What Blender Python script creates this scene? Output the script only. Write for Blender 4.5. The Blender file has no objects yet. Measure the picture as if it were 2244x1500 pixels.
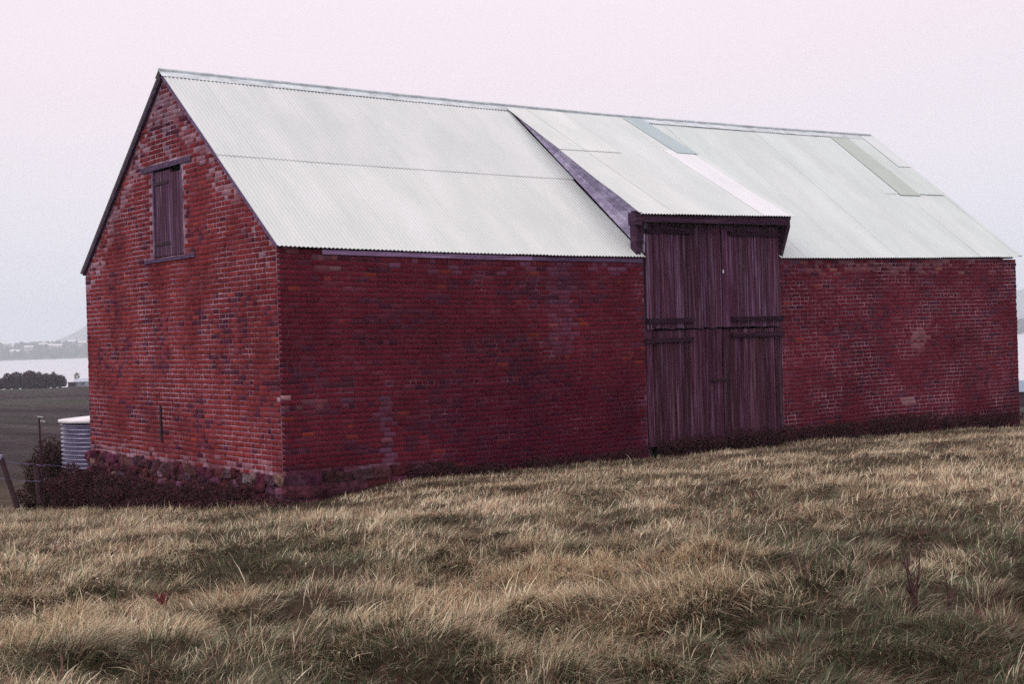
import bpy, math, random
import numpy as np
from mathutils import Vector, Matrix

S = bpy.context.scene
COL = S.collection
rng = np.random.default_rng(7)
random.seed(7)
R = math.radians

# ------------------------------------------------------------------ camera
CAM = np.array([-10.352, -19.949, 2.306])
YAW, PITCH, ROLL, FPX = 0.639, -0.005, -0.029, 3117.0
_f = np.array([math.sin(YAW) * math.cos(PITCH), math.cos(YAW) * math.cos(PITCH), math.sin(PITCH)])
_r0 = np.array([math.cos(YAW), -math.sin(YAW), 0.0])
_u0 = np.cross(_r0, _f)
_r = math.cos(ROLL) * _r0 + math.sin(ROLL) * _u0
_u = -math.sin(ROLL) * _r0 + math.cos(ROLL) * _u0
cam_d = bpy.data.cameras.new('camera')
cam = bpy.data.objects.new('camera', cam_d)
COL.objects.link(cam)
cam.matrix_world = Matrix(((_r[0], _u[0], -_f[0], CAM[0]), (_r[1], _u[1], -_f[1], CAM[1]),
                           (_r[2], _u[2], -_f[2], CAM[2]), (0, 0, 0, 1)))
cam_d.sensor_width = 36.0
cam_d.lens = 50.0
cam_d.clip_start = 0.1
cam_d.clip_end = 30000
S.camera = cam


def at(px, py, depth):
    """world point seen at a photograph pixel, at a distance in metres"""
    d = _f + (px - 1122) / FPX * _r - (py - 750) / FPX * _u
    return CAM + depth * d


# ------------------------------------------------------------------ world: overcast sky
SUN_EL, SUN_AZ = R(48), R(-70)          # azimuth measured from +Y towards +X: light comes from the -X side
w = bpy.data.worlds.new('World')
S.world = w
w.use_nodes = True
nt = w.node_tree
nt.nodes.clear()
out = nt.nodes.new('ShaderNodeOutputWorld')
bg = nt.nodes.new('ShaderNodeBackground')
sky = nt.nodes.new('ShaderNodeTexSky')
sky.sky_type = 'NISHITA'
sky.sun_disc = False
sky.sun_elevation = SUN_EL
sky.sun_rotation = SUN_AZ
sc = nt.nodes.new('ShaderNodeVectorMath'); sc.operation = 'SCALE'; sc.inputs['Scale'].default_value = 0.07
nt.links.new(sky.outputs[0], sc.inputs[0])
tc = nt.nodes.new('ShaderNodeTexCoord')
sep = nt.nodes.new('ShaderNodeSeparateXYZ')
nt.links.new(tc.outputs['Generated'], sep.inputs[0])
nz = nt.nodes.new('ShaderNodeTexNoise'); nz.inputs['Scale'].default_value = 1.6; nz.inputs['Detail'].default_value = 4
mp = nt.nodes.new('ShaderNodeMapping'); mp.inputs['Scale'].default_value = (1, 1, 3.5)
nt.links.new(tc.outputs['Generated'], mp.inputs[0]); nt.links.new(mp.outputs[0], nz.inputs['Vector'])
ma = nt.nodes.new('ShaderNodeMath'); ma.operation = 'MULTIPLY_ADD'
nt.links.new(nz.outputs[0], ma.inputs[0]); ma.inputs[1].default_value = 0.16; nt.links.new(sep.outputs['Z'], ma.inputs[2])
mr = nt.nodes.new('ShaderNodeMapRange')
mr.inputs['From Min'].default_value = 0.08; mr.inputs['From Max'].default_value = 1.08
nt.links.new(ma.outputs[0], mr.inputs['Value'])
cr = nt.nodes.new('ShaderNodeValToRGB')
cr.color_ramp.elements[0].position = 0.0; cr.color_ramp.elements[0].color = (0.735, 0.75, 0.825, 1)
cr.color_ramp.elements[1].position = 1.0; cr.color_ramp.elements[1].color = (1.18, 1.02, 1.08, 1)
for p, c in ((0.045, (0.76, 0.752, 0.815)), (0.12, (0.85, 0.775, 0.835)), (0.20, (0.925, 0.795, 0.865)), (0.35, (0.98, 0.86, 0.92))):
    e = cr.color_ramp.elements.new(p); e.color = (*c, 1)
nt.links.new(mr.outputs[0], cr.inputs[0])
mx = nt.nodes.new('ShaderNodeMixRGB'); mx.inputs[0].default_value = 0.93
nt.links.new(sc.outputs[0], mx.inputs[1]); nt.links.new(cr.outputs[0], mx.inputs[2])
nt.links.new(mx.outputs[0], bg.inputs['Color'])
bg.inputs['Strength'].default_value = 1.15
nt.links.new(bg.outputs[0], out.inputs['Surface'])

sun_d = bpy.data.lights.new('sun', 'SUN')
sun_d.energy = 0.9
sun_d.angle = R(25)
sun_d.color = (1.0, 0.93, 0.90)
sun = bpy.data.objects.new('sun', sun_d)
COL.objects.link(sun)
sdir = Vector((math.sin(SUN_AZ) * math.cos(SUN_EL), math.cos(SUN_AZ) * math.cos(SUN_EL), math.sin(SUN_EL)))
sun.rotation_euler = sdir.to_track_quat('Z', 'Y').to_euler()

S.view_settings.view_transform = 'Standard'
S.view_settings.look = 'None'
S.view_settings.exposure = 0.0
S.view_settings.gamma = 1.0
S.view_settings.use_curve_mapping = False
S.render.engine = 'CYCLES'
S.cycles.use_denoising = False
S.cycles.max_bounces = 6
S.cycles.volume_bounces = 1
S.cycles.transparent_max_bounces = 8


# ------------------------------------------------------------------ helpers
def link(name, me, parent=None, mat=None):
    o = bpy.data.objects.new(name, me)
    COL.objects.link(o)
    if parent is not None:
        o.parent = parent
    if mat is not None and me is not None and len(me.materials) == 0:
        me.materials.append(mat)
    return o


def tag(o, label=None, cat=None, kind=None, group=None):
    if label: o['label'] = label
    if cat: o['category'] = cat
    if kind: o['kind'] = kind
    if group: o['group'] = group
    return o


def fast_mesh(name, V, F, color=None, smooth=False):
    """V (n,3); F list/array of same-length faces, or a list of such arrays; color (n,3) per vertex"""
    V = np.asarray(V, np.float32)
    arrs = F if isinstance(F, list) and len(F) and isinstance(F[0], np.ndarray) and F[0].ndim == 2 else [np.asarray(F)]
    me = bpy.data.meshes.new(name)
    me.vertices.add(len(V))
    me.vertices.foreach_set('co', V.ravel())
    loops = np.concatenate([a.ravel() for a in arrs]).astype(np.int32)
    sizes = np.concatenate([np.full(len(a), a.shape[1], np.int32) for a in arrs])
    starts = np.concatenate([[0], np.cumsum(sizes)[:-1]]).astype(np.int32)
    me.loops.add(len(loops)); me.loops.foreach_set('vertex_index', loops)
    me.polygons.add(len(sizes)); me.polygons.foreach_set('loop_start', starts)
    me.polygons.foreach_set('loop_total', sizes)
    if smooth:
        me.polygons.foreach_set('use_smooth', np.ones(len(sizes), bool))
    me.update(calc_edges=True)
    if color is not None:
        ca = me.color_attributes.new('tint', 'FLOAT_COLOR', 'POINT')
        c4 = np.ones((len(V), 4), np.float32); c4[:, :3] = color
        ca.data.foreach_set('color', c4.ravel())
    me.validate()
    return me


BOX_F = [(0, 3, 2, 1), (4, 5, 6, 7), (0, 1, 5, 4), (1, 2, 6, 5), (2, 3, 7, 6), (3, 0, 4, 7)]


class MB:
    """collects boxes, prisms and tubes, then makes one mesh object"""
    def __init__(s): s.v = []; s.f = []; s.c = []

    def add(s, vs, fs, c=(1, 1, 1)):
        o = len(s.v); s.v += [tuple(map(float, v)) for v in vs]; s.f += [tuple(i + o for i in f) for f in fs]; s.c += [c] * len(vs)
        return s

    def box(s, lo, hi, c=(1, 1, 1), jit=0.0):
        x0, y0, z0 = lo; x1, y1, z1 = hi
        vs = [(x0, y0, z0), (x1, y0, z0), (x1, y1, z0), (x0, y1, z0), (x0, y0, z1), (x1, y0, z1), (x1, y1, z1), (x0, y1, z1)]
        if jit:
            vs = [tuple(a + random.uniform(-jit, jit) for a in v) for v in vs]
        return s.add(vs, BOX_F, c)

    def hexa(s, vs, c=(1, 1, 1)):
        return s.add(vs, BOX_F, c)

    def tube(s, pts, rad, n=6, c=(1, 1, 1), cap=True):
        pts = [Vector(p) for p in pts]
        rads = rad if isinstance(rad, (list, tuple)) else [rad] * len(pts)
        vs = []; fs = []
        for i, p in enumerate(pts):
            t = (pts[min(i + 1, len(pts) - 1)] - pts[max(i - 1, 0)]).normalized()
            a = t.cross(Vector((0, 0, 1))) if abs(t.z) < 0.95 else t.cross(Vector((1, 0, 0)))
            a.normalize(); b = t.cross(a)
            for k in range(n):
                an = 2 * math.pi * k / n
                vs.append(p + (a * math.cos(an) + b * math.sin(an)) * rads[i])
        for i in range(len(pts) - 1):
            for k in range(n):
                k2 = (k + 1) % n
                fs.append((i * n + k, i * n + k2, (i + 1) * n + k2, (i + 1) * n + k))
        if cap:
            fs.append(tuple(range(n - 1, -1, -1))); fs.append(tuple((len(pts) - 1) * n + k for k in range(n)))
        return s.add(vs, fs, c)

    def mesh(s, name, smooth=False):
        me = bpy.data.meshes.new(name)
        me.from_pydata(s.v, [], s.f)
        ca = me.color_attributes.new('tint', 'FLOAT_COLOR', 'POINT')
        for i, c in enumerate(s.c): ca.data[i].color = (*c, 1)
        if smooth:
            me.polygons.foreach_set('use_smooth', [True] * len(me.polygons))
        me.update()
        return me

    def build(s, name, mat, parent=None, smooth=False):
        return link(name, s.mesh(name, smooth), parent, mat)


def lattice(n, seed):
    return np.random.default_rng(seed).random((n, n))


_LAT = {}


def vnoise(x, y, seed=0):
    if seed not in _LAT: _LAT[seed] = lattice(256, seed)
    L = _LAT[seed]
    xi = np.floor(x).astype(int); yi = np.floor(y).astype(int)
    fx = x - xi; fy = y - yi
    fx = fx * fx * (3 - 2 * fx); fy = fy * fy * (3 - 2 * fy)
    a = L[xi % 256, yi % 256]; b = L[(xi + 1) % 256, yi % 256]; c = L[xi % 256, (yi + 1) % 256]; d = L[(xi + 1) % 256, (yi + 1) % 256]
    return (a * (1 - fx) + b * fx) * (1 - fy) + (c * (1 - fx) + d * fx) * fy


def fbm(x, y, seed=0, octv=4):
    t = 0; amp = 1; s = 0
    for k in range(octv):
        t = t + amp * vnoise(x * 2 ** k + 17.3 * k, y * 2 ** k + 9.1 * k, seed + k); s += amp; amp *= 0.5
    return t / s


def sst(a, b, x):
    t = np.clip((x - a) / (b - a), 0, 1)
    return t * t * (3 - 2 * t)


# ------------------------------------------------------------------ materials
def new_mat(name, rough=0.8, spec=0.2):
    m = bpy.data.materials.new(name); m.use_nodes = True
    n = m.node_tree.nodes; l = m.node_tree.links
    b = n['Principled BSDF']; b.inputs['Roughness'].default_value = rough
    b.inputs['Specular IOR Level'].default_value = spec
    return m, n, l, b


def pos_noise(n, l, scale, detail=4, stretch=None, rough=0.55):
    g = n.new('ShaderNodeNewGeometry')
    t = n.new('ShaderNodeTexNoise'); t.inputs['Scale'].default_value = scale; t.inputs['Detail'].default_value = detail
    t.inputs['Roughness'].default_value = rough
    if stretch:
        m = n.new('ShaderNodeMapping'); m.inputs['Scale'].default_value = stretch
        l.new(g.outputs['Position'], m.inputs[0]); l.new(m.outputs[0], t.inputs['Vector'])
    else:
        l.new(g.outputs['Position'], t.inputs['Vector'])
    return t.outputs[0]


def ramp(n, l, src, stops):
    r = n.new('ShaderNodeValToRGB')
    els = r.color_ramp.elements
    els[0].position, els[1].position = stops[0][0], stops[-1][0]
    els[0].color = (*stops[0][1], 1); els[1].color = (*stops[-1][1], 1)
    for p, c in stops[1:-1]:
        e = els.new(p); e.color = (*c, 1)
    l.new(src, r.inputs[0])
    return r.outputs[0]


def mix(n, l, a, b, fac, mode='MIX'):
    m = n.new('ShaderNodeMixRGB'); m.blend_type = mode
    for s, i in ((fac, 0), (a, 1), (b, 2)):
        if hasattr(s, 'links'): l.new(s, m.inputs[i])
        elif isinstance(s, (int, float)): m.inputs[i].default_value = s
        else: m.inputs[i].default_value = (*s, 1)
    return m.outputs[0]


def bump(n, l, b, src, strength, dist=0.01):
    bn = n.new('ShaderNodeBump'); bn.inputs['Strength'].default_value = strength; bn.inputs['Distance'].default_value = dist
    l.new(src, bn.inputs['Height']); l.new(bn.outputs[0], b.inputs['Normal'])


def brick_mat(name, single):
    m, n, l, b = new_mat(name, 0.95, 0.03)
    if single:
        oi = n.new('ShaderNodeObjectInfo'); base = oi.outputs['Color']
    else:
        a = n.new('ShaderNodeAttribute'); a.attribute_name = 'tint'; base = a.outputs['Color']
    fine = ramp(n, l, pos_noise(n, l, 38, 5), [(0.25, (0.72, 0.7, 0.74)), (0.75, (1.24, 1.26, 1.24))])
    c = mix(n, l, base, fine, 0.8, 'MULTIPLY')
    # weathering: broad dark damp grime and a few pale lime blooms
    grime = ramp(n, l, pos_noise(n, l, 0.55, 6, (1, 1, 1.25), 0.62), [(0.38, (0.60, 0.58, 0.64)), (0.50, (0.88, 0.85, 0.88)), (0.62, (1.08, 1.04, 1.04))])
    c = mix(n, l, c, grime, 0.85, 'MULTIPLY')
    blo = ramp(n, l, pos_noise(n, l, 7.0, 6, None, 0.7), [(0.64, (0, 0, 0)), (0.80, (0.35, 0.35, 0.35))])
    c = mix(n, l, c, (0.30, 0.20, 0.27), blo)
    l.new(c, b.inputs['Base Color'])
    bump(n, l, b, pos_noise(n, l, 60, 4), 0.5, 0.006)
    return m


def mortar_mat(sh=0.0):
    m, n, l, b = new_mat('mortar', 0.95, 0.05)
    c = ramp(n, l, pos_noise(n, l, 0.8, 5, (1, 1, 1.2), 0.6), [(0.38 - sh, (0.11, 0.028, 0.045)), (0.50 - sh, (0.21, 0.085, 0.11)), (0.64 - sh, (0.42, 0.28, 0.34))])
    c2 = ramp(n, l, pos_noise(n, l, 9, 5), [(0.35, (0.6, 0.55, 0.6)), (0.65, (1.3, 1.3, 1.3))])
    c = mix(n, l, c, c2, 0.9, 'MULTIPLY')
    l.new(c, b.inputs['Base Color'])
    bump(n, l, b, pos_noise(n, l, 50, 4), 0.6, 0.01)
    return m


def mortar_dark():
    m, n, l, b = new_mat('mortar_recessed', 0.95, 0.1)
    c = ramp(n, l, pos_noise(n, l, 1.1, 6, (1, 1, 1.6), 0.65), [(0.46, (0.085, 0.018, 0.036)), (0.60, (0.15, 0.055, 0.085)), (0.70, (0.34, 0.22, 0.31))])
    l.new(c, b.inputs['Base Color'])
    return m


def tint_mat(name, rough=0.85, spec=0.15, nscale=30, lo=0.7, hi=1.25, stretch=None, bumpv=0.3, obj=False, trans=0.0):
    m, n, l, b = new_mat(name, rough, spec)
    if obj:
        a = n.new('ShaderNodeObjectInfo'); base = a.outputs['Color']
    else:
        a = n.new('ShaderNodeAttribute'); a.attribute_name = 'tint'; base = a.outputs['Color']
    if nscale:
        ns = pos_noise(n, l, nscale, 5, stretch)
        c = mix(n, l, base, ramp(n, l, ns, [(0.3, (lo,) * 3), (0.7, (hi,) * 3)]), 1.0, 'MULTIPLY')
        if bumpv: bump(n, l, b, ns, bumpv)
    else:
        c = base
    l.new(c, b.inputs['Base Color'])
    if trans:
        t = n.new('ShaderNodeBsdfTranslucent'); l.new(c, t.inputs[0])
        ms = n.new('ShaderNodeMixShader'); ms.inputs[0].default_value = trans
        l.new(b.outputs[0], ms.inputs[1]); l.new(t.outputs[0], ms.inputs[2])
        l.new(ms.outputs[0], n['Material Output'].inputs[0])
    return m


def timber_mat(name, dark, mid, pale, streak=(22, 22, 0.7)):
    m, n, l, b = new_mat(name, 0.9, 0.12)
    g = pos_noise(n, l, 1.0, 6, streak, 0.65)
    g2 = pos_noise(n, l, 1.0, 4, tuple(s * 3.1 for s in streak), 0.6)
    c = ramp(n, l, g, [(0.34, dark), (0.52, mid), (0.70, pale)])
    c = mix(n, l, c, ramp(n, l, g2, [(0.3, (0.65,) * 3), (0.7, (1.35,) * 3)]), 0.8, 'MULTIPLY')
    oi = n.new('ShaderNodeObjectInfo')
    c = mix(n, l, c, oi.outputs['Color'], 1.0, 'MULTIPLY')
    # damp, dirt-splashed lower ends of the boards
    l.new(c, b.inputs['Base Color'])
    bump(n, l, b, g2, 0.6, 0.006)
    return m


def metal_mat(name):
    m, n, l, b = new_mat(name, 0.5, 0.35)
    oi = n.new('ShaderNodeObjectInfo')
    st = pos_noise(n, l, 1.0, 6, (1.6, 0.5, 0.5), 0.6)
    c = mix(n, l, oi.outputs['Color'], ramp(n, l, st, [(0.35, (0.78, 0.885, 0.85)), (0.65, (0.885, 0.985, 0.955))]), 1.0, 'MULTIPLY')
    sp = ramp(n, l, pos_noise(n, l, 24, 4, None, 0.7), [(0.70, (0, 0, 0)), (0.80, (0.5, 0.5, 0.5))])
    c = mix(n, l, c, (0.45, 0.36, 0.34), sp)
    l.new(c, b.inputs['Base Color'])
    b.inputs['Metallic'].default_value = 0.12
    return m


M = {}
M['brick1'] = brick_mat('brick_single', True)
M['brick'] = brick_mat('brick_wallwork', False)
M['mortar'] = mortar_mat(0.05)
M['mortar_dark'] = mortar_dark()
M['stone'] = tint_mat('rubble_stone', 0.95, 0.05, 9, 0.4, 1.75, None, 0.8, obj=True)
M['timber'] = timber_mat('weathered_planks', (0.046, 0.013, 0.024), (0.076, 0.032, 0.056), (0.21, 0.16, 0.24))
M['beam'] = timber_mat('dark_beam', (0.035, 0.013, 0.028), (0.06, 0.026, 0.055), (0.11, 0.06, 0.11), (0.9, 9, 22))
M['board'] = timber_mat('grey_board', (0.10, 0.06, 0.11), (0.17, 0.12, 0.21), (0.27, 0.22, 0.34), (0.8, 12, 14))
M['cheek'] = timber_mat('dormer_boards', (0.27, 0.22, 0.36), (0.46, 0.41, 0.60), (0.66, 0.62, 0.80), (12, 1.6, 5))
M['metal'] = metal_mat('corrugated_iron')
M['galv'] = tint_mat('galvanised_iron', 0.45, 0.5, 4, 0.7, 1.25, (1, 1, 3), 0.0, obj=True)
M['tank'] = tint_mat('tank_iron', 0.35, 0.5, 4, 0.75, 1.2, (1, 1, 3), 0.0, obj=True)
M['tank'].node_tree.nodes['Principled BSDF'].inputs['Metallic'].default_value = 0.75
M['iron'] = tint_mat('rusty_iron', 0.8, 0.3, 20, 0.7, 1.3, None, 0.2)
M['leaf'] = tint_mat('shrub_leaf', 0.8, 0.15, 0, trans=0.2)
M['plain'] = tint_mat('plain_tinted', 0.85, 0.15, 3, 0.8, 1.2, None, 0)
M['grass'] = tint_mat('grass_blade', 0.7, 0.2, 0, trans=0.28)

# ------------------------------------------------------------------ terrain
WATER_Z = -15.7


def mound(x, y):
    # tussocky relief, drawn out a little along the camera's horizontal
    a = _r0[0] * x + _r0[1] * y; b = -_r0[1] * x + _r0[0] * y
    m = (fbm(a * 0.62, b * 0.95, 11, 3) - 0.53) * 0.30 + (fbm(a * 1.6, b * 2.3, 31, 3) - 0.53) * 0.30 + (fbm(a * 4.2, b * 5.2, 37, 2) - 0.53) * 0.10
    near = 1 - sst(24, 45, np.hypot(x - CAM[0], y - CAM[1]))
    calm = 0.75 * sst(0.3, 7.0, -y) + 0.25 * sst(9, 14, -y) + 0.3 * sst(0.3, 1.6, -x)
    fore = 1 + 0.55 * (1 - sst(10, 15, np.hypot(x - CAM[0], y - CAM[1])))
    return m * near * fore * np.clip(calm, 0.22, 1)


def base_h(x, y):
    z = -0.06 + np.where(y < 0, -0.036 * y, -0.088 * np.clip(y, 0, 11))
    z = z - 0.02 * np.clip(x - 13, 0, 12)
    z = z - 0.20 * sst(2.2, -0.4, x) * sst(-9, -1.5, y)
    d = np.hypot(x, np.maximum(y, 0))
    z = z - np.clip(y - 11, 0, 330) * 0.0185
    z = z - np.clip(x - 30 - 0.45 * y, 0, 300) * 0.07
    z = z - np.clip(y - 338, 0, 300) * 0.12
    z = np.where(np.hypot(x + 10, y + 20) > 26, z + (fbm(x * 0.05, y * 0.05, 51, 3) - 0.5) * 0.5 * sst(14, 60, y), z)
    return np.maximum(z, WATER_Z - 2)


def ground_h(x, y): return base_h(x, y) + mound(x, y)


def warp_axis(lo, hi, c0, c1, n_in, n_out):
    a = np.linspace(c0, c1, n_in)
    def tail(L, n, d0):
        # geometric growth from the inner spacing
        k = 1.0
        lo_, hi_ = 1.0001, 2.0
        for _ in range(60):
            k = (lo_ + hi_) / 2
            s = d0 * k * (k ** n - 1) / (k - 1)
            if s < L: lo_ = k
            else: hi_ = k
        return np.cumsum(d0 * k ** np.arange(1, n + 1))
    d0 = a[1] - a[0]
    return np.concatenate([c0 - tail(c0 - lo, n_out, d0)[::-1], a, c1 + tail(hi - c1, n_out, d0)])


gx = warp_axis(-700, 900, -14, 20, 330, 55)
gy = warp_axis(-300, 640, -19, 13, 310, 60)
GX, GY = np.meshgrid(gx, gy, indexing='ij')
GZ = ground_h(GX, GY)
nx, ny = GX.shape
idx = np.arange(nx * ny).reshape(nx, ny)
quads = np.stack([idx[:-1, :-1], idx[1:, :-1], idx[1:, 1:], idx[:-1, 1:]], -1).reshape(-1, 4)
# a distant field is dull purple-olive; close ground is brown thatch (true colour of the litter, not shade)
far = sst(11, 26, GY)[..., None]
n1 = fbm(GX * 0.9, GY * 0.9, 71, 4)[..., None]
n2 = fbm(GX * 0.11, GY * 0.025, 81, 4)[..., None]
cn = np.array([0.066, 0.050, 0.034]) * (0.4 + 1.2 * n1)
n3 = fbm(GX * 0.6, GY * 0.10, 91, 5)[..., None]
cf = np.array([0.042, 0.036, 0.034]) * np.clip(-0.2 + 0.8 * n2 + 1.6 * n3, 0.3, 3) + np.array([0.0, 0.035, 0.0]) * (n2 - 0.5)
gcol = (cn * (1 - far) + cf * far).reshape(-1, 3)
gme = fast_mesh('ground', np.stack([GX, GY, GZ], -1).reshape(-1, 3), quads, gcol, True)
gm = tint_mat('ground_thatch', 0.95, 0.05, 2.2, 0.6, 1.4, None, 0.4)
tag(link('ground', gme, None, gm), 'rough grassy hillside falling away to fields behind the barn', 'ground', 'structure')

# water
wm, n, l, b = new_mat('water', 0.12, 0.5)
b.inputs['Base Color'].default_value = (0.52, 0.54, 0.58, 1)
b.inputs['Roughness'].default_value = 0.28
bump(n, l, b, pos_noise(n, l, 0.25, 4, (1, 1, 1)), 0.25, 0.3)
wv = [(-7000, -2500, WATER_Z), (7000, -2500, WATER_Z), (7000, 7500, WATER_Z), (-7000, 7500, WATER_Z)]
tag(link('water', fast_mesh('water', wv, np.array([[0, 1, 2, 3]])), None, wm),
    'wide pale grey bay beyond the fields', 'water', 'structure')


# far shore land: strips of terrain built along an arc, plus one mountain
def dirv(px):
    d = _f + (px - 1122) / FPX * _r
    d = d[:2] / np.hypot(d[0], d[1])
    return d


def ridge_land(name, dist0, dist1, hmax, seed, col, label, a0=-1.2, a1=2.6, prof=None):
    na, nd = 260, 22
    ang = np.linspace(a0, a1, na)           # bearing from +Y towards +X
    dd = np.linspace(0, 1, nd)
    A, D = np.meshgrid(ang, dd, indexing='ij')
    dist = dist0 + (dist1 - dist0) * D + 160 * (fbm(A * 6, A * 0, seed + 5, 3) - 0.5) * (1 - D)
    h = WATER_Z - 3 + (hmax * (0.55 + 0.9 * fbm(A * 9, D * 1.5, seed, 4)) * np.sin(np.clip(D * 1.25, 0, 1) * math.pi / 2)) + 3 * sst(0, 0.06, D)
    if prof is not None: h = h + prof(A) * np.sin(D * math.pi / 2) ** 1.2
    X = CAM[0] + dist * np.sin(A); Y = CAM[1] + dist * np.cos(A)
    ii = np.arange(na * nd).reshape(na, nd)
    q = np.stack([ii[:-1, :-1], ii[1:, :-1], ii[1:, 1:], ii[:-1, 1:]], -1).reshape(-1, 4)
    nn = fbm(A * 40, D * 8, seed + 9, 4)[..., None]
    c = (np.array(col) * (0.55 + 0.9 * nn)).reshape(-1, 3)
    me = fast_mesh(name, np.stack([X, Y, h], -1).reshape(-1, 3), q, c, True)
    tag(link(name, me, None, M['plain']), label, 'hills', 'structure')
    return lambda a, d: None


LEFT_A = math.atan2(*dirv(100))
RIGHT_A = math.atan2(*dirv(2238))
ridge_land('far_shore', 2430, 2900, 20, 101, (0.05, 0.06, 0.055), 'low wooded far shore across the bay')


def mtn(A):
    return (185 * np.exp(-((A - (LEFT_A + 0.062)) / np.where(A < LEFT_A + 0.062, 0.042, 0.16)) ** 2) * (0.9 + 0.25 * (fbm(A * 22, A * 0, 207, 3) - 0.5)) + 120 * np.exp(-((A - (RIGHT_A + 0.02)) / 0.07) ** 2)
            + 8 * (fbm(A * 30, A * 0, 205, 3)))


ridge_land('distant_hills', 4300, 5200, 8, 131, (0.06, 0.07, 0.07), 'faint hazy hill rising behind the far shore', prof=mtn)


# woods on the far shore: many rough crowns read as one mass
def crown_template(seed):
    r = np.random.default_rng(seed)
    V = []; F = []
    nlat, nlon = 4, 7
    V.append((0, 0, 1.0))
    for i in range(1, nlat):
        th = math.pi * 0.62 * i / (nlat - 1)
        for k in range(nlon):
            ph = 2 * math.pi * (k + 0.5 * i) / nlon
            rr = 0.75 + 0.5 * r.random()
            V.append((math.sin(th) * math.cos(ph) * rr, math.sin(th) * math.sin(ph) * rr, math.cos(th) * rr * 0.9))
    tri = [(0, 1 + k, 1 + (k + 1) % nlon) for k in range(nlon)]
    for i in range(nlat - 2):
        b0 = 1 + i * nlon
        for k in range(nlon):
            k2 = (k + 1) % nlon
            tri += [(b0 + k, b0 + nlon + k, b0 + nlon + k2), (b0 + k, b0 + nlon + k2, b0 + k2)]
    return np.array(V), np.array(tri)


def woods(name, a0, a1, d0, d1, n_, hz, label, seed, zfun, size=(5, 9)):
    r = np.random.default_rng(seed)
    Vs, Fs, Cs = [], [], []; off = 0
    T = [crown_template(seed + k) for k in range(6)]
    for i in range(n_):
        a = a0 + (a1 - a0) * r.random(); t = r.random() ** 0.8
        d = d0 + (d1 - d0) * t
        clump = float(vnoise(np.array([a * 90.0]), np.array([t * 9.0]), 7)[0])
        if clump < 0.36: continue
        V, F = T[r.integers(6)]
        s = size[0] + (size[1] - size[0]) * r.random()
        p = np.array([CAM[0] + d * math.sin(a), CAM[1] + d * math.cos(a), zfun(t)])
        Vs.append(V * np.array([s * 0.8, s * 0.8, s * (0.8 + 0.5 * r.random())]) + p + np.array([0, 0, s * 0.5]))
        Fs.append(F + off); off += len(V)
        Cs.append(np.tile(np.array([0.035, 0.042, 0.035]) * (0.5 + 1.1 * r.random()), (len(V), 1)))
    me = fast_mesh(name, np.concatenate(Vs), np.concatenate(Fs), np.concatenate(Cs))
    tag(link(name, me, None, M['plain']), label, 'woods', 'stuff')


woods('woods', LEFT_A - 0.16, LEFT_A + 0.14, 2425, 2900, 1500, 0, 'misty bluish woods along the far shore left of the barn', 301,
      lambda t: WATER_Z + 20 * min(1, t * 1.25), (5, 8))
woods('woods', RIGHT_A - 0.06, RIGHT_A + 0.12, 1900, 2300, 350, 0, 'misty woods across the bay right of the barn', 331,
      lambda t: WATER_Z - 1 + 4 * t, (7, 12))

# houses across the bay
for k, (px, t) in enumerate(((16, 0.75), (32, 0.2), (62, 0.45), (95, 0.62), (108, 0.55), (126, 0.5), (158, 0.8), (180, 0.7))):
    A_ = math.atan2(*dirv(px)); d = 2425 + 475 * t
    p = np.array([CAM[0] + d * math.sin(A_), CAM[1] + d * math.cos(A_), WATER_Z + 20 * min(1, t * 1.25) + 6])
    h = bpy.data.objects.new('house', None); COL.objects.link(h); h.location = p; h.rotation_euler = (0, 0, -A_ + random.uniform(-0.4, 0.4))
    mb = MB(); mb.box((-7, -4, -4), (7, 4, 4), (0.5, 0.45, 0.42)); mb.build('wall', M['plain'], h)
    mb = MB(); mb.add([(-7.6, -4.6, 4), (7.6, -4.6, 4), (7.6, 4.6, 4), (-7.6, 4.6, 4), (-7.6, 0, 6.6), (7.6, 0, 6.6)],
                      [(0, 1, 5, 4), (2, 3, 4, 5), (0, 4, 3), (1, 2, 5), (3, 2, 1, 0)], (0.75, 0.73, 0.72)); mb.build('roof', M['plain'], h)
    tag(h, 'tiny pale house among the trees on the far shore', 'house', group='houses on the far shore')

# ------------------------------------------------------------------ the barn
W, L, H, RISE = 8.5, 19.43, 3.87, 3.352
COURSE = 0.0855
barn = bpy.data.objects.new('brick_barn', None); COL.objects.link(barn)
tag(barn, 'long red brick barn with pale corrugated iron roof and tall timber loft doors', 'barn')
DX0, DX1 = 7.58, 11.32            # timber door opening in the long wall


def sag(x): return -0.105 * np.sin(np.clip(np.asarray(x, float) / 19.4, 0, 1) ** 0.85 * math.pi)


def bulge(u, z, wall):
    # slow waviness of an old wall, metres outwards
    return 0.0 * (fbm(np.asarray(u) * 0.35 + 3, np.asarray(z) * 0.45, 400 + wall, 3) - 0.5) * 2


def rake(y): return H + RISE * (1 - abs(np.asarray(y) - W / 2) / (W / 2))


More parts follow.
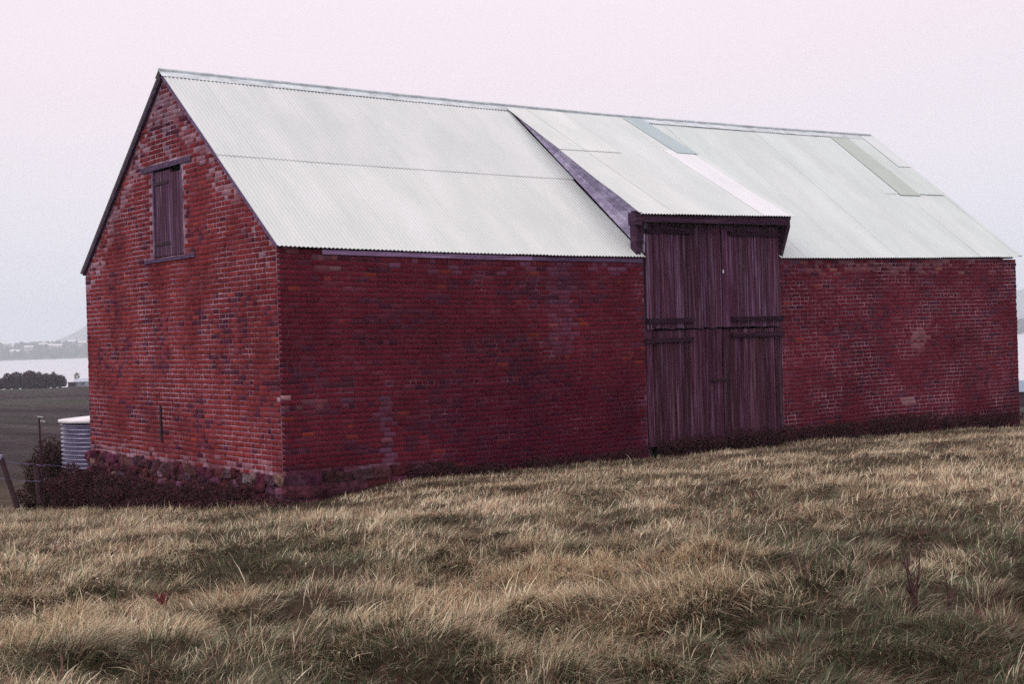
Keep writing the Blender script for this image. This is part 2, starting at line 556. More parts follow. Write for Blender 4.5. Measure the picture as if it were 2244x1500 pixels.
# template bricks: chamfered faces, open back
def brick_template(seed, ln, hh=0.074, dp=0.10):
    r = np.random.default_rng(seed)
    ch = 0.004 + 0.004 * r.random()
    def ring(y, inset, j):
        p = [(-ln / 2 + inset, y, -hh / 2 + inset), (ln / 2 - inset, y, -hh / 2 + inset), (ln / 2 - inset, y, hh / 2 - inset), (-ln / 2 + inset, y, hh / 2 - inset)]
        return [tuple(np.array(q) + r.uniform(-j, j, 3)) for q in p]
    V = ring(0, ch, 0.0025) + ring(ch, 0, 0.002) + ring(dp, 0, 0)
    F = [(0, 1, 2, 3)] + [(4 + k, 4 + (k + 1) % 4, (k + 1) % 4, k) for k in range(4)] + [(8 + k, 8 + (k + 1) % 4, 4 + (k + 1) % 4, 4 + k) for k in range(4)] + [(11, 10, 9, 8)]
    return np.array(V), np.array(F)


# local brick frame: x along wall, y into the wall, z up.  long wall: x->+X, y->+Y.  gable: x->-Y, y->+X
def brick_tint(wall, u, z, ln):
    r = random.random()
    base = np.array([0.160, 0.021, 0.038])  # long wall: its shadow side is put into the darker brick colour
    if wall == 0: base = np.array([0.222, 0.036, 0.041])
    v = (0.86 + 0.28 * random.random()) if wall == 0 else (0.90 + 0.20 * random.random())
    c = base * v
    clus = float(vnoise(np.array([u * 1.3 + 5 + 40 * wall]), np.array([z * 1.9 + 3]), 77)[0])
    darkp = 0.02 + 0.36 * max(0, clus - 0.42) / 0.5
    if ln < 0.15: darkp *= 1.9
    if r < darkp: c = np.array([0.098, 0.024, 0.045]) * (0.85 + 0.5 * random.random())
    elif r > (0.95 if wall == 0 else 0.985): c = np.array([0.30, 0.052, 0.045]) * v * (1 if wall == 0 else 0.78)
    elif r > 0.88: c = base * 0.8 * v + np.array([0.035, 0.018, 0.028])
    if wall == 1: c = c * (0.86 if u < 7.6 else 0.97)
    white = 0.0
    if wall == 0:
        rk = rake(u) - z
        if 0.25 < rk < 0.72 and random.random() < (0.62 if z > 4.6 else 0.30): white = random.uniform(0.15, 0.85)
        if z > 6.3: white = max(white, random.random() * 0.7)
        if abs(u - 4.2) < 0.13 and 4.2 < z < 6.9 and random.random() < 0.4: white = 0.6
        if z < 0.45 and random.random() < 0.3: white = 0.35
    else:
        if abs(u - 1.87) < 0.16 and z < 1.35 and random.random() < 0.85: white = random.uniform(0.08, 0.32)
        if u < 2.0 and 1.22 < z < 1.36 and random.random() < 0.3: white = 0.15
        if 5.3 < u < 5.9 and 2.0 < z < 3.75: white = max(white, random.uniform(0.0, 0.22))
        if math.hypot((u - 15.75) / 0.30, (z - 1.95) / 0.28) < 1: white = random.uniform(0.05, 0.38)
        if math.hypot((u - 15.3) / 0.2, (z - 0.6) / 0.12) < 1: white = 0.5
        if z > 3.45 and random.random() < 0.22: white = random.uniform(0.1, 0.35)
        if 11.4 < u < 17 and z > 3.5 and random.random() < 0.4: white = 0.25
        # damp lower wall between the corner and the doors
        damp = float(sst(2.2, 3.4, np.array(u)) * (1 - sst(7.4, 7.6, np.array(u)))) * float(sst(2.2, 0.9, np.array(z)))
        damp = max(damp, 0.7 * float(sst(0.6, 0.1, np.array(z))))
        c = c * (1 - 0.52 * damp) + np.array([0.02, 0.0, 0.008]) * damp
    if wall == 0 and math.hypot((u - 0.05) / 0.2, (z - 1.42) / 0.10) < 1: white = 0.95
    if wall == 1 and u < 0.16 and abs(z - 1.42) < 0.06: white = 0.8
    pale = np.array([0.42, 0.30, 0.36]) if wall == 0 else np.array([0.24, 0.17, 0.29])
    if wall == 1 and (u > 12 or u < 1): pale = np.array([0.46, 0.27, 0.27])
    return c * (1 - white) + pale * white


ST, HD, J = 0.226, 0.107, 0.0115
bricks = []     # (wall, u, z, length, proud, rot)


def lay(wall, u0, u1, zlo, zhi, allow, mode):
    k = 0; z = zhi - COURSE / 2
    while z > zlo:
        u = u0
        if mode == 'flemish':
            seq = [HD, ST]; i = k % 2
        else:
            seq = [ST]; i = 0
            if k % 4 == 2: seq = [HD]
            elif k % 2: u = u0; first = HD
        startq = (mode != 'flemish' and k % 4 != 2 and k % 2 == 1)
        first = True
        while u < u1 - 0.02:
            ln = HD if (startq and first) else seq[i % len(seq)]
            if first and wall == 0: ln = ln
            if first and mode == 'garden': ln = ln * random.uniform(0.45, 1.0) if ln > 0.2 else HD * random.uniform(0.6, 1.0)
            ln = ln * random.uniform(0.965, 1.03)
            if u + ln > u1: ln = u1 - u
            if ln > 0.035:
                c = u + ln / 2
                if allow(c, z, ln): bricks.append((wall, c, z, ln, max(-0.001, random.gauss(0.0015, 0.0022)) + (0.010 if random.random() < 0.04 else 0), random.gauss(0, 0.006)))
            u += ln + J; i += 1; first = False
        z -= COURSE; k += 1


# windows and slots
WY0, WY1, WZ0, WZ1 = 3.60, 4.93, 3.90, 5.50          # loft window in the gable
SY0, SY1, SZ0, SZ1 = 4.79, 4.86, 0.56, 1.20          # narrow vent slit


def allow_gable(c, z, ln):
    y = c
    if z + COURSE / 2 > rake(y) - 0.06 or (z > H - 0.1 and (z + COURSE / 2 > rake(y - ln / 2) - 0.05 or z + COURSE / 2 > rake(y + ln / 2) - 0.05)): return False
    if y + ln / 2 > WY0 and y - ln / 2 < WY1 and WZ0 - 0.07 < z < WZ1 + 0.09: return False
    if abs(z - 5.545) < 0.06 and 3.15 < y < 5.45: return False
    if abs(z - 3.85) < 0.055 and 3.1 < y < 5.35: return False
    return z > 0.20 + 0.05 * math.sin(y * 3)


def allow_long(c, z, ln):
    if z > H - 0.10: return False
    if c + ln / 2 > DX0 - 0.0 and c - ln / 2 < DX1: return False
    if c < 2.6 and z < 0.24 + 0.03 * math.sin(c * 5): return False
    return True


lay(0, 0.118, W, 0.15, 7.25, allow_gable, 'flemish')
lay(1, 0.0, DX0 - 0.005, -0.25, H - 0.02, allow_long, 'garden')
lay(1, DX1 + 0.005, L, -0.45, H - 0.02, allow_long, 'garden')


def place(wall, u, z, proud, rot):
    if wall == 0:   # gable, plane x=0, outward -X ; brick local x -> -Y, local y -> +X
        zz = z
        M3 = np.array([[0, 1, 0], [-1, 0, 0], [0, 0, 1]], float)
        off = np.array([-proud - float(bulge(u, z, 0)), u, zz])
    else:
        zz = z + float(sag(u)) * np.clip(z / H, 0, 1) + 0.012 * math.sin(u * 0.9 + 1)
        M3 = np.eye(3)
        off = np.array([u, -proud - float(bulge(u, z, 1)), zz])
    c, s = math.cos(rot), math.sin(rot)
    Rl = np.array([[c, 0, s], [0, 1, 0], [-s, 0, c]])
    return M3 @ Rl, off


# largest in the picture: those nearest the camera
def bsize(b):
    wall, u, z, ln = b[:4]
    p = np.array([0, u, z]) if wall == 0 else np.array([u, 0, z])
    d = p - CAM; dep = d @ _f
    e = np.array([0, 1, 0]) if wall == 0 else np.array([1, 0, 0])
    vis = abs(np.dot(np.cross(d / np.linalg.norm(d), e), (0, 0, 1)))
    return ln * COURSE * vis / dep ** 2


order = sorted(range(len(bricks)), key=lambda i: -bsize(bricks[i]) * (0.25 if bricks[i][2] < 0.25 else 1))
own = set(order[:290])

# backing walls (mortar) with openings
gw = MB()


def gable_panel(mb, y0, y1, z0, z1f):
    """vertical slab between y0..y1 from z0 up to z1f(y), split at the ridge, 0.3 thick"""
    ys = [y0] + ([W / 2] if y0 < W / 2 < y1 and z1f is rake else []) + [y1]
    for a, b in zip(ys[:-1], ys[1:]):
        ta = z1f(a) if callable(z1f) else z1f; tb = z1f(b) if callable(z1f) else z1f
        x0, x1 = 0.003, 0.33
        mb.hexa([(x0, a, z0), (x1, a, z0), (x1, b, z0), (x0, b, z0), (x0, a, ta), (x1, a, ta), (x1, b, tb), (x0, b, tb)])


ys_ = 0.014
rk_ = lambda y: float(rake(y)) - 0.03
GB = -1.3
gable_panel(gw, ys_, WY0, GB, rk_)
gable_panel(gw, WY0, WY1 - 0.0001, GB, WZ0 - 0.001)
for a, b in ((WY0, W / 2), (W / 2, WY1)):
    gw.hexa([(0.003, a, WZ1), (0.33, a, WZ1), (0.33, b, WZ1), (0.003, b, WZ1), (0.003, a, rk_(a)), (0.33, a, rk_(a)), (0.33, b, rk_(b)), (0.003, b, rk_(b))])
gable_panel(gw, WY1, W - 0.012, GB, rk_)
gable_wall = gw.build('gable_wall', M['mortar'], barn)
tag(gable_wall, 'red brick gable end wall with dark headers and lime stained rakes')
lw = MB()
lw.box((0.335, 0.005, -0.8), (DX0, 0.33, H - 0.12)); lw.box((0.007, 0.0055, -0.8), (0.334, 0.0135, H - 0.13))
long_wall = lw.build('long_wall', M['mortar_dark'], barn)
tag(long_wall, 'long red brick side wall, damp stained near the middle')
lw = MB(); lw.box((DX1, 0.005, -0.8), (L - 0.012, 0.33, H - 0.12)); lw.build('mortar_bed', M['mortar'], long_wall)
rw = MB(); rw.box((0.33, W - 0.33, -1.3), (L - 0.012, W - 0.014, H - 0.1)); rw.build('rear_wall', M['mortar'], barn)
ew = MB()
for a, b in ((0.33, W / 2), (W / 2, W - 0.33)):
    ew.hexa([(L - 0.33, a, -0.9), (L - 0.014, a, -0.9), (L - 0.014, b, -0.9), (L - 0.33, b, -0.9), (L - 0.33, a, rk_(a)), (L - 0.014, a, rk_(a)), (L - 0.014, b, rk_(b)), (L - 0.33, b, rk_(b))])
end_wall = ew.build('end_wall', M['mortar'], barn)

TEMPL = {(k, t): brick_template(900 + k * 2 + t, ST if t else HD) for k in range(8) for t in (0, 1)}
SHARED = {}
for (k, t), (V, F) in TEMPL.items():
    me = fast_mesh('brick', V, F); me.materials.append(M['brick1']); SHARED[(k, t)] = me
acc = {0: [[], [], [], 0], 1: [[], [], [], 0]}
for i, b_ in enumerate(bricks):
    wall, u, z, ln, proud, rot = b_
    t = 1 if ln > 0.16 else 0
    key = (random.randrange(8), t)
    sx = ln / (ST if t else HD)
    M3, off = place(wall, u, z, proud, rot)
    tint = brick_tint(wall, u, z, ln)
    if i in own:
        o = link('brick', SHARED[key], gable_wall if wall == 0 else long_wall)
        Mx = M3 @ np.diag([sx, 1, 1])
        o.matrix_local = Matrix([[*Mx[0], off[0]], [*Mx[1], off[1]], [*Mx[2], off[2]], [0, 0, 0, 1]])
        o.color = (*tint, 1)
    else:
        V, F = TEMPL[key]
        A = acc[wall]
        A[0].append((V * np.array([sx, 1, 1])) @ M3.T + off); A[1].append(F + A[3]); A[3] += len(V)
        A[2].append(np.tile(tint, (len(V), 1)))
for wall, par in ((0, gable_wall), (1, long_wall)):
    A = acc[wall]
    o = link('brickwork', fast_mesh('brickwork', np.concatenate(A[0]), np.concatenate(A[1]), np.concatenate(A[2])), par, M['brick'])
    tag(o, kind='stuff')
# end bricks showing their flanks at the two far corners (rear left, far right)
cb = [[], [], [], 0]
z = H - 0.15; k = 0
while z > -1.0:
    for wallx in (0, 1):
        V, F = TEMPL[(k % 8, 1 if (k + wallx) % 2 else 0)]
        ln = ST if (k + wallx) % 2 else HD
        if wallx == 0:   # rear wall, facing +Y
            M3 = np.array([[-1, 0, 0], [0, -1, 0], [0, 0, 1]], float); off = np.array([0.118 + ln / 2, W + random.gauss(0.001, 0.004), z])
        else:            # right end wall, facing +X
            M3 = np.array([[0, -1, 0], [1, 0, 0], [0, 0, 1]], float); off = np.array([L + random.gauss(0.003, 0.004), 0.118 + ln / 2, z])
        cb[0].append(V @ M3.T + off); cb[1].append(F + cb[3]); cb[3] += len(V)
        cb[2].append(np.tile(np.array([0.26, 0.05, 0.06]) * random.uniform(0.6, 1.2), (len(V), 1)))
    z -= COURSE; k += 1
tag(link('brickwork', fast_mesh('brickwork', np.concatenate(cb[0]), np.concatenate(cb[1]), np.concatenate(cb[2])), end_wall, M['brick']), kind='stuff')

# rubble stone footing: irregular blocks, each its own object
def stone_mesh(seed):
    r = np.random.default_rng(seed)
    n_ = 4
    V = []; F = []
    g = np.linspace(-0.5, 0.5, n_)
    for a in g:
        for b in g:
            rad = max(abs(a), abs(b)) * 2
            V.append((a * (1 + 0.12 * r.normal()), -0.5 * (1 - 0.22 * rad ** 4) + 0.07 * r.normal(), b * (1 + 0.12 * r.normal())))
    for i in range(n_ - 1):
        for j in range(n_ - 1):
            F.append((i * n_ + j, (i + 1) * n_ + j, (i + 1) * n_ + j + 1, i * n_ + j + 1))
    ringi = [i * n_ for i in range(n_)] + [(n_ - 1) * n_ + j for j in range(1, n_)] + [i * n_ + n_ - 1 for i in range(n_ - 2, -1, -1)] + [j for j in range(n_ - 2, 0, -1)]
    base = len(V)
    for q in ringi: V.append((V[q][0] * 1.02, 0.5, V[q][2] * 1.02))
    m_ = len(ringi)
    for k in range(m_): F.append((ringi[(k + 1) % m_], ringi[k], base + k, base + (k + 1) % m_))
    me = bpy.data.meshes.new('stone'); me.from_pydata(V, [], F); me.materials.append(M['stone'])
    me.update()
    return me


stones = [stone_mesh(40 + k) for k in range(9)]
foot = MB(); foot.box((-0.02, -0.05, -1.4), (0.02, W - 0.02, 0.17)); foot.box((0.021, -0.05, -0.9), (2.7, 0.005, 0.17))
footing = foot.build('stone_footing', M['mortar_dark'], barn)
tag(footing, 'rough rubble stone footing spotted with pale lichen')


def put_stone(u, z, w_, h_, wall):
    o = link('stone', random.choice(stones), footing)
    yaw = random.uniform(-0.12, 0.12)
    dpt = random.uniform(0.10, 0.18)
    if wall == 0:
        o.location = (-0.02 + 0.02 * random.random(), u, z); o.rotation_euler = (random.uniform(-0.15, 0.15), random.uniform(-0.15, 0.15), -math.pi / 2 + yaw)
    else:
        o.location = (u, -0.04, z); o.rotation_euler = (random.uniform(-0.1, 0.1), random.uniform(-0.15, 0.15), yaw)
    o.scale = (w_, dpt, h_)
    v = random.random()
    c = (0.085, 0.024, 0.038) if v < 0.5 else ((0.12, 0.045, 0.065) if v < 0.88 else (0.20, 0.11, 0.14))
    if wall == 1: c = tuple(x * 0.8 for x in c)
    o.color = (*[x * random.uniform(0.55, 0.95) for x in c], 1)


z = 0.10
while z > -0.9:
    hh = random.uniform(0.11, 0.20); u = -0.08 + random.uniform(0, 0.1)
    while u < W:
        ww = random.uniform(0.14, 0.38)
        if base_h(np.array(-0.2), np.array(u)) < z + hh: put_stone(u + ww / 2, z + random.uniform(-0.04, 0.04), ww * 0.97, hh * random.uniform(0.85, 1.15), 0)
        u += ww
    z -= hh
for zz, hh in ((0.12, 0.17), (-0.06, 0.2)):
    u = -0.05
    while u < 2.6 + zz * 3:
        ww = random.uniform(0.3, 0.6); put_stone(u + ww / 2, zz, ww * 0.95, hh * 0.95, 1); u += ww

# vent slit: dark bar laid over the bricks paints the shade of the recess
mb = MB(); mb.box((-0.022, SY0, SZ0), (-0.010, SY1 - 0.01, SZ1), (0.035, 0.010, 0.018), 0.003); mb.build('slit_shade', M['iron'], gable_wall)

# loft window: lintel, sill, frame and board shutter
win = MB(); win.box((0.13, WY0 - 0.05, WZ0 - 0.05), (0.14, WY1 + 0.05, WZ1 + 0.05), (0.01, 0.004, 0.006))
window = win.build('loft_window', M['plain'], gable_wall)
for (a, b) in ((WY0, WY0 + 0.05), (WY1 - 0.05, WY1)):
    win = MB(); win.box((0.0, a, WZ0 + 0.03), (0.10, b, WZ1 - 0.002), (1, 1, 1), 0.002)
    o = win.build('frame', M['board'], window); o.color = (0.75, 0.7, 0.75, 1)
tag(window, 'tall loft window closed by a grey board shutter')
mb = MB(); mb.hexa([(-0.02, 3.17, 5.50), (0.10, 3.17, 5.50), (0.10, 5.42, 5.50), (-0.02, 5.42, 5.50), (-0.02, 3.17, 5.585), (0.10, 3.17, 5.585), (0.10, 5.42, 5.60), (-0.02, 5.42, 5.60)])
mb.build('lintel', M['board'], window).color = (0.6, 0.52, 0.6, 1)
mb = MB(); mb.box((-0.025, 3.12, 3.82), (0.10, 5.33, 3.885), (1, 1, 1), 0.004); mb.build('sill', M['board'], window).color = (0.6, 0.52, 0.6, 1)
yy = WY0 + 0.06
for k in range(5):
    wd = 0.238
    mb = MB(); top = WZ1 - 0.02 - 0.16 * (1 - (yy - WY0) / 1.3) * 0.25 - (0.05 if k < 2 else 0.0)
    mb.box((0.022, yy + 0.002, WZ0 + 0.02), (0.05, yy + wd - 0.002, top), (1, 1, 1), 0.003)
    o = mb.build('plank', M['timber'], window); v = random.uniform(1.05, 1.3); o.color = (v, v, v * 1.1, 1)
    yy += wd
for zz in (4.12, 5.22):
    mb = MB(); mb.box((0.008, 4.22, zz), (0.024, 4.90, zz + 0.055), (0.035, 0.012, 0.022)); mb.build('strap_hinge', M['iron'], window)


# ---------------- roofs
PW = 0.076


def rsag(x): return -0.085 * math.sin(math.pi * min(1, max(0, x / 19.4))) 


def sheet(u0, u1, v0, v1, P, Nrm, U, D, lift0=0.0, lift1=0.0, sagf=None, amp=0.009, left=None, seg=6, wob=0.0):
    """corrugated sheet; u along the roof (U), v down the slope (D); left(v) optional left edge"""
    nu = max(4, int(round((u1 - u0) / PW * seg))) + 1
    nv = 5
    V = []
    ph = random.random() * 0.4
    for j in range(nv):
        v = v0 + (v1 - v0) * j / (nv - 1)
        for i in range(nu):
            u = u0 + (u1 - u0) * i / (nu - 1)
            if left is not None and u < left(v): u = left(v)
            hgt = amp * math.cos(2 * math.pi * u / PW) + lift0 + (lift1 - lift0) * j / (nv - 1)
            hgt += wob * math.sin(u * 5 + v * 2 + ph)
            p = P + U * u + D * v + Nrm * hgt
            if sagf is not None: p = p + np.array([0, 0, float(sagf(u)) * v + (rsag(u) * max(0.0, 1 - v / 5.4) if abs(Nrm[2] - N1[2]) < 1e-6 else 0.0)])
            V.append(p)
    V = np.array(V)
    nb_ = len(V); V = np.vstack([V, V - Nrm * 0.0025]); V = np.vstack([V, V[nb_ - nu:nb_], V[2 * nb_ - nu:]])
    ii = np.arange(nu * nv).reshape(nv, nu)
    q = np.stack([ii[:-1, :-1], ii[1:, :-1], ii[1:, 1:], ii[:-1, 1:]], -1).reshape(-1, 4)
    q2 = q[:, ::-1] + nu * nv
    n0 = nu * nv
    e = np.array([(2 * n0 + i, 2 * n0 + nu + i, 2 * n0 + nu + i + 1, 2 * n0 + i + 1) for i in range(nu - 1)])
    me = fast_mesh('roof_sheet', V, np.vstack([q, q2, e]), None, True)
    return me


slope = math.hypot(W / 2, RISE)
U = np.array([1.0, 0, 0])
D1 = np.array([0, -W / 2, -RISE]) / slope; N1 = np.array([0, -RISE, W / 2]) / slope
P1 = np.array([0, W / 2, H + RISE])
D2 = np.array([0, W / 2, -RISE]) / slope; N2 = np.array([0, RISE, W / 2]) / slope
back = sheet(-0.08, L + 0.05, 0.03, slope + 0.10, P1, N2, U, D2, sagf=lambda x: sag(x) / slope * 0.3, seg=4)
roof = link('roof', back, barn, M['metal']); roof.color = (0.62, 0.62, 0.63, 1)
tag(roof, 'steep corrugated iron roof, weathered pale')
PALE = (0.80, 0.78, 0.775)


def add_sheet(me, col, parent=roof, label=None):
    o = link('roof_sheet', me, parent, M['metal']); v = random.uniform(0.97, 1.02)
    o.color = (col[0] * v, col[1] * v, col[2] * v, 1)
    if label: o['label'] = label
    return o


sg = lambda x: sag(x) / slope
vl = 2.85
cols = [(-0.08 + 0.764 * k, -0.08 + 0.764 * (k + 1)) for k in range(10)]
for k, (a, b) in enumerate(cols):
    b2 = b + 0.035
    add_sheet(sheet(a, b2 if k < 9 else 7.58, vl - 0.12, slope + 0.115 + random.uniform(-0.006, 0.006), P1, N1, U, D1, 0.001 + 0.0015 * (k % 2), 0.002, sg), (0.80, 0.775, 0.775))
    add_sheet(sheet(a, b2 if k < 9 else 7.62, 0.06, vl + random.uniform(-0.01, 0.01), P1, N1, U, D1, 0.006 + 0.0015 * (k % 2), 0.010, sg), (0.79, 0.765, 0.775))
cols = [(11.28 + 0.741 * k, 11.28 + 0.741 * (k + 1)) for k in range(11)]
for k, (a, b) in enumerate(cols):
    b2 = b + (0.035 if k < 10 else 0.05)
    c = (0.765, 0.765, 0.765)
    low = (0.75, 0.765, 0.765) if k % 3 else (0.775, 0.77, 0.77)
    if k < 8:
        add_sheet(sheet(a, b2, 0.06, slope + 0.10 + random.uniform(-0.006, 0.006), P1, N1, U, D1, 0.001 + 0.0015 * (k % 2) + (0.002 if k in (1, 5) else 0), 0.002 + 0.0015 * (k % 2) + (0.002 if k in (1, 5) else 0), sg), low if k % 2 else c)
        continue
    add_sheet(sheet(a, b2, vl - 0.12, slope + 0.10 + random.uniform(-0.006, 0.006), P1, N1, U, D1, 0.001 + 0.0015 * (k % 2), 0.002 + (0.006 if k in (4, 7, 9) else 0), sg), low)
    vv = vl + random.uniform(-0.01, 0.01)
    if k == 8:
        add_sheet(sheet(a, 17.76, 0.06, vv, P1, N1, U, D1, 0.006, 0.010, sg), low)
        add_sheet(sheet(17.72, 18.50, 0.06, vl + 0.06, P1, N1, U, D1, 0.016, 0.024, sg), (0.575, 0.60, 0.56), label='dull greenish grey translucent roof sheet')
        continue
    add_sheet(sheet(a if k != 9 else 18.42, b2, 0.06, vv, P1, N1, U, D1, 0.006 + 0.0015 * (k % 2) + (0.01 if k > 8 else 0), 0.010 + (0.012 if k > 8 else 0), sg), (0.79, 0.76, 0.76) if k < 8 else (0.74, 0.755, 0.745))
# a small patch sheet on the last bay and its flashing
add_sheet(sheet(19.02, L + 0.10, 0.05, 1.55, P1, N1, U, D1, 0.030, 0.034, sg), (0.78, 0.77, 0.785), label='short patch sheet at the end of the roof')
mb = MB()
for k in range(12):
    v0 = (slope + 0.08) * k / 12; v1 = (slope + 0.08) * (k + 1) / 12
    a = P1 + D1 * v0; b = P1 + D1 * v1
    mb.hexa([a + U * (L + 0.02) + N1 * 0.0, a + U * (L + 0.16) + N1 * 0.0, b + U * (L + 0.16), b + U * (L + 0.02), a + U * (L + 0.02) + N1 * 0.024, a + U * (L + 0.16) + N1 * 0.026, b + U * (L + 0.16) + N1 * 0.026, b + U * (L + 0.02) + N1 * 0.024])
o = mb.build('barge_flashing', M['metal'], roof); o.color = (0.74, 0.755, 0.77, 1)

# dormer over the loft doors
DPt = np.array([0, 4.18, 7.115]); DPb = np.array([0, -0.36, 4.50])
dl = float(np.linalg.norm(DPb - DPt)); DD = (DPb - DPt) / dl; ND = np.cross(U, DD); ND = ND / np.linalg.norm(ND)
if ND[2] < 0: ND = -ND
DD = DD + np.array([0, 0, 0.0])
dorm = MB()
for x_ in (7.62, 11.36):
    A0 = np.array([x_, 3.9, 6.95]); 
    a = DPt + U * x_ + DD * 0.3 - ND * 0.13; b = DPt + U * x_ + DD * (dl - 0.12) - ND * 0.13
    wv_ = U * 0.07
    if x_ > 9:
        dorm2 = dorm; dorm = MB()
    dorm.hexa([a, a + wv_, b + wv_, b, a + ND * 0.09, a + wv_ + ND * 0.09, b + wv_ + ND * 0.09, b + ND * 0.09])
dormer = dorm2.build('dormer', M['beam'], barn); dorm.build('rafter', M['beam'], dormer); tag(dormer, 'raised catslide dormer of patched iron over the doors')
left = lambda v: 7.58 - 0.34 * (v / dl)
lap = 2.25
slopez = lambda x: 0.012 * (x - 9.3) / dl
dcols = [(7.2, 8.12, 2), (8.12, 9.05, 2), (9.05, 9.76, 1), (9.76, 10.5, 1), (10.5, 11.26, 3), (11.26, 11.43, 1)]
for k, (a, b, md) in enumerate(dcols):
    lf = left if k == 0 else None
    lift = 0.002 + 0.004 * (k % 2)
    pal = (0.79, 0.765, 0.765)
    if md == 2:
        add_sheet(sheet(a, b + 0.03, lap - 0.1, dl, DPt, ND, U, DD, lift, lift, slopez, left=lf), pal, dormer)
        add_sheet(sheet(a, b + 0.03, 0.0, lap, DPt, ND, U, DD, lift + 0.004, lift + 0.012, slopez, left=lf), pal, dormer)
    elif md == 1:
        add_sheet(sheet(a, b + 0.03, 0.0, dl, DPt, ND, U, DD, lift, lift, slopez), (0.77, 0.76, 0.76), dormer)
    else:
        add_sheet(sheet(a, b + 0.03, 1.9, dl, DPt, ND, U, DD, 0.010, 0.012, slopez), (0.93, 0.86, 0.91), dormer, 'clean white roof sheet beside the dull dormer sheets')
        add_sheet(sheet(a, 10.86, 0.0, 1.95, DPt, ND, U, DD, 0.006, 0.008, slopez), (0.77, 0.76, 0.76), dormer)
        add_sheet(sheet(10.82, 11.44, 0.0, 2.05, DPt, ND, U, DD, 0.020, 0.024, slopez), (0.52, 0.585, 0.615), dormer, 'blue grey translucent roof sheet under the ridge')
# left cheek boards: thin wedges fanning from the ridge down to the eave
apex = np.array([7.60, 3.95, 6.99])
top_e = DPt + U * 7.60 + DD * (dl - 0.30) - ND * 0.015
bot_e = P1 + U * 7.60 + D1 * (slope + 0.0) + N1 * 0.012
for side, (xx, sgn) in enumerate(((7.60, -1), (11.40, 1))):
    nb = 5
    for k in range(nb):
        t0, t1 = k / nb, (k + 1) / nb
        f = lambda t: np.array([xx, top_e[1] * (1 - t) + bot_e[1] * t, top_e[2] * (1 - t) + bot_e[2] * t + float(sag(7.6)) * t])
        a0 = np.array([xx, apex[1], apex[2]])
        pro = 0.004 * (k % 2)
        th = np.array([0.03, 0, 0])
        e0 = f(t0 + 0.006); e1 = f(t1 - 0.006)
        mb = MB()
        o_ = np.array([sgn * pro, 0, 0])
        mb.add([a0 + o_, e0 + o_, e1 + o_, a0 + o_ - sgn * th, e0 + o_ - sgn * th, e1 + o_ - sgn * th], [(0, 1, 2), (5, 4, 3), (0, 3, 4, 1), (1, 4, 5, 2), (2, 5, 3, 0)])
        o = mb.build('board', M['cheek'], dormer); v = random.uniform(0.8, 1.2) * (1.1 if k < 2 else 0.85); o.color = (v, v, v, 1)
# header beam, soffit and side brackets
mb = MB(); mb.hexa([(7.30, -0.28, 4.335), (11.34, -0.28, 4.36), (11.34, -0.02, 4.36), (7.30, -0.02, 4.335), (7.30, -0.28, 4.47), (11.34, -0.28, 4.51), (11.34, -0.02, 4.58), (7.30, -0.02, 4.56)])
mb.build('header_beam', M['beam'], dormer)
mb = MB(); mb.box((7.14, -0.33, 4.27), (7.30, -0.12, 4.50), (1, 1, 1), 0.01); mb.build('beam_end', M['beam'], dormer)
for (xa, xb, wd) in ((7.40, 7.56, 0.10), (11.31, 11.42, 0.22)):
    mb = MB(); mb.hexa([(xa, -0.03, 3.72), (xb - 0.06, -0.03, 3.72), (xb - 0.06, 0.13, 3.72), (xa, 0.13, 3.72), (xa, -wd, 4.36), (xb, -wd, 4.36), (xb, 0.13, 4.5), (xa, 0.13, 4.5)]); mb.build('bracket', M['beam'], dormer)

# ridge capping in lengths, rolled top
for k in range(8):
    x0 = -0.10 + k * 2.447; x1 = x0 + 2.47
    mb = MB()
    up = 0.004 * (k % 2)
    z0_, z1_ = np.array([0, 0, rsag(x0)]), np.array([0, 0, rsag(x1)])
    for nn_, dd_ in ((N1, D1), (N2, D2)):
        a = P1 + nn_ * (0.016 + up); w_ = dd_ * 0.19; t_ = nn_ * 0.004
        mb.hexa([a + U * x0 + z0_, a + U * x1 + z1_, a + U * x1 + w_ + z1_, a + U * x0 + w_ + z0_, a + U * x0 + t_ + z0_, a + U * x1 + t_ + z1_, a + U * x1 + w_ + t_ + z1_, a + U * x0 + w_ + t_ + z0_])
    mb.tube([P1 + U * x0 + z0_ + np.array([0, 0, 0.035 + up]), P1 + U * x1 + z1_ + np.array([0, 0, 0.035 + up])], 0.03, 8)
    o = mb.build('ridge_cap', M['galv'], roof); v = random.uniform(0.92, 1.05); o.color = (0.60 * v, 0.68 * v, 0.70 * v, 1)

# rake boards on the gable and the pale eaves board on the long wall
for nn_, dd_, nm in ((N1, D1, 0), (N2, D2, 1)):
    mb = MB()
    a = P1 - nn_ * 0.085; e = slope + 0.06
    mb.hexa([a + U * -0.055, a + U * -0.025, a + U * -0.025 + dd_ * e, a + U * -0.055 + dd_ * e, a + U * -0.055 + nn_ * 0.075, a + U * -0.025 + nn_ * 0.075, a + U * -0.025 + dd_ * e + nn_ * 0.075, a + U * -0.055 + dd_ * e + nn_ * 0.075])
    o = mb.build('barge_board', M['board'], roof); o.color = (0.95, 0.9, 1, 1) if nm == 0 else (0.45, 0.4, 0.45, 1)
    mb = MB()
    mb.hexa([a + U * -0.024, a + U * 0.05, a + U * 0.05 + dd_ * e, a + U * -0.024 + dd_ * e, a + U * -0.024 + nn_ * 0.07, a + U * 0.05 + nn_ * 0.07, a + U * 0.05 + dd_ * e + nn_ * 0.07, a + U * -0.024 + dd_ * e + nn_ * 0.07])
    mb.build('verge_rafter', M['beam'], roof)


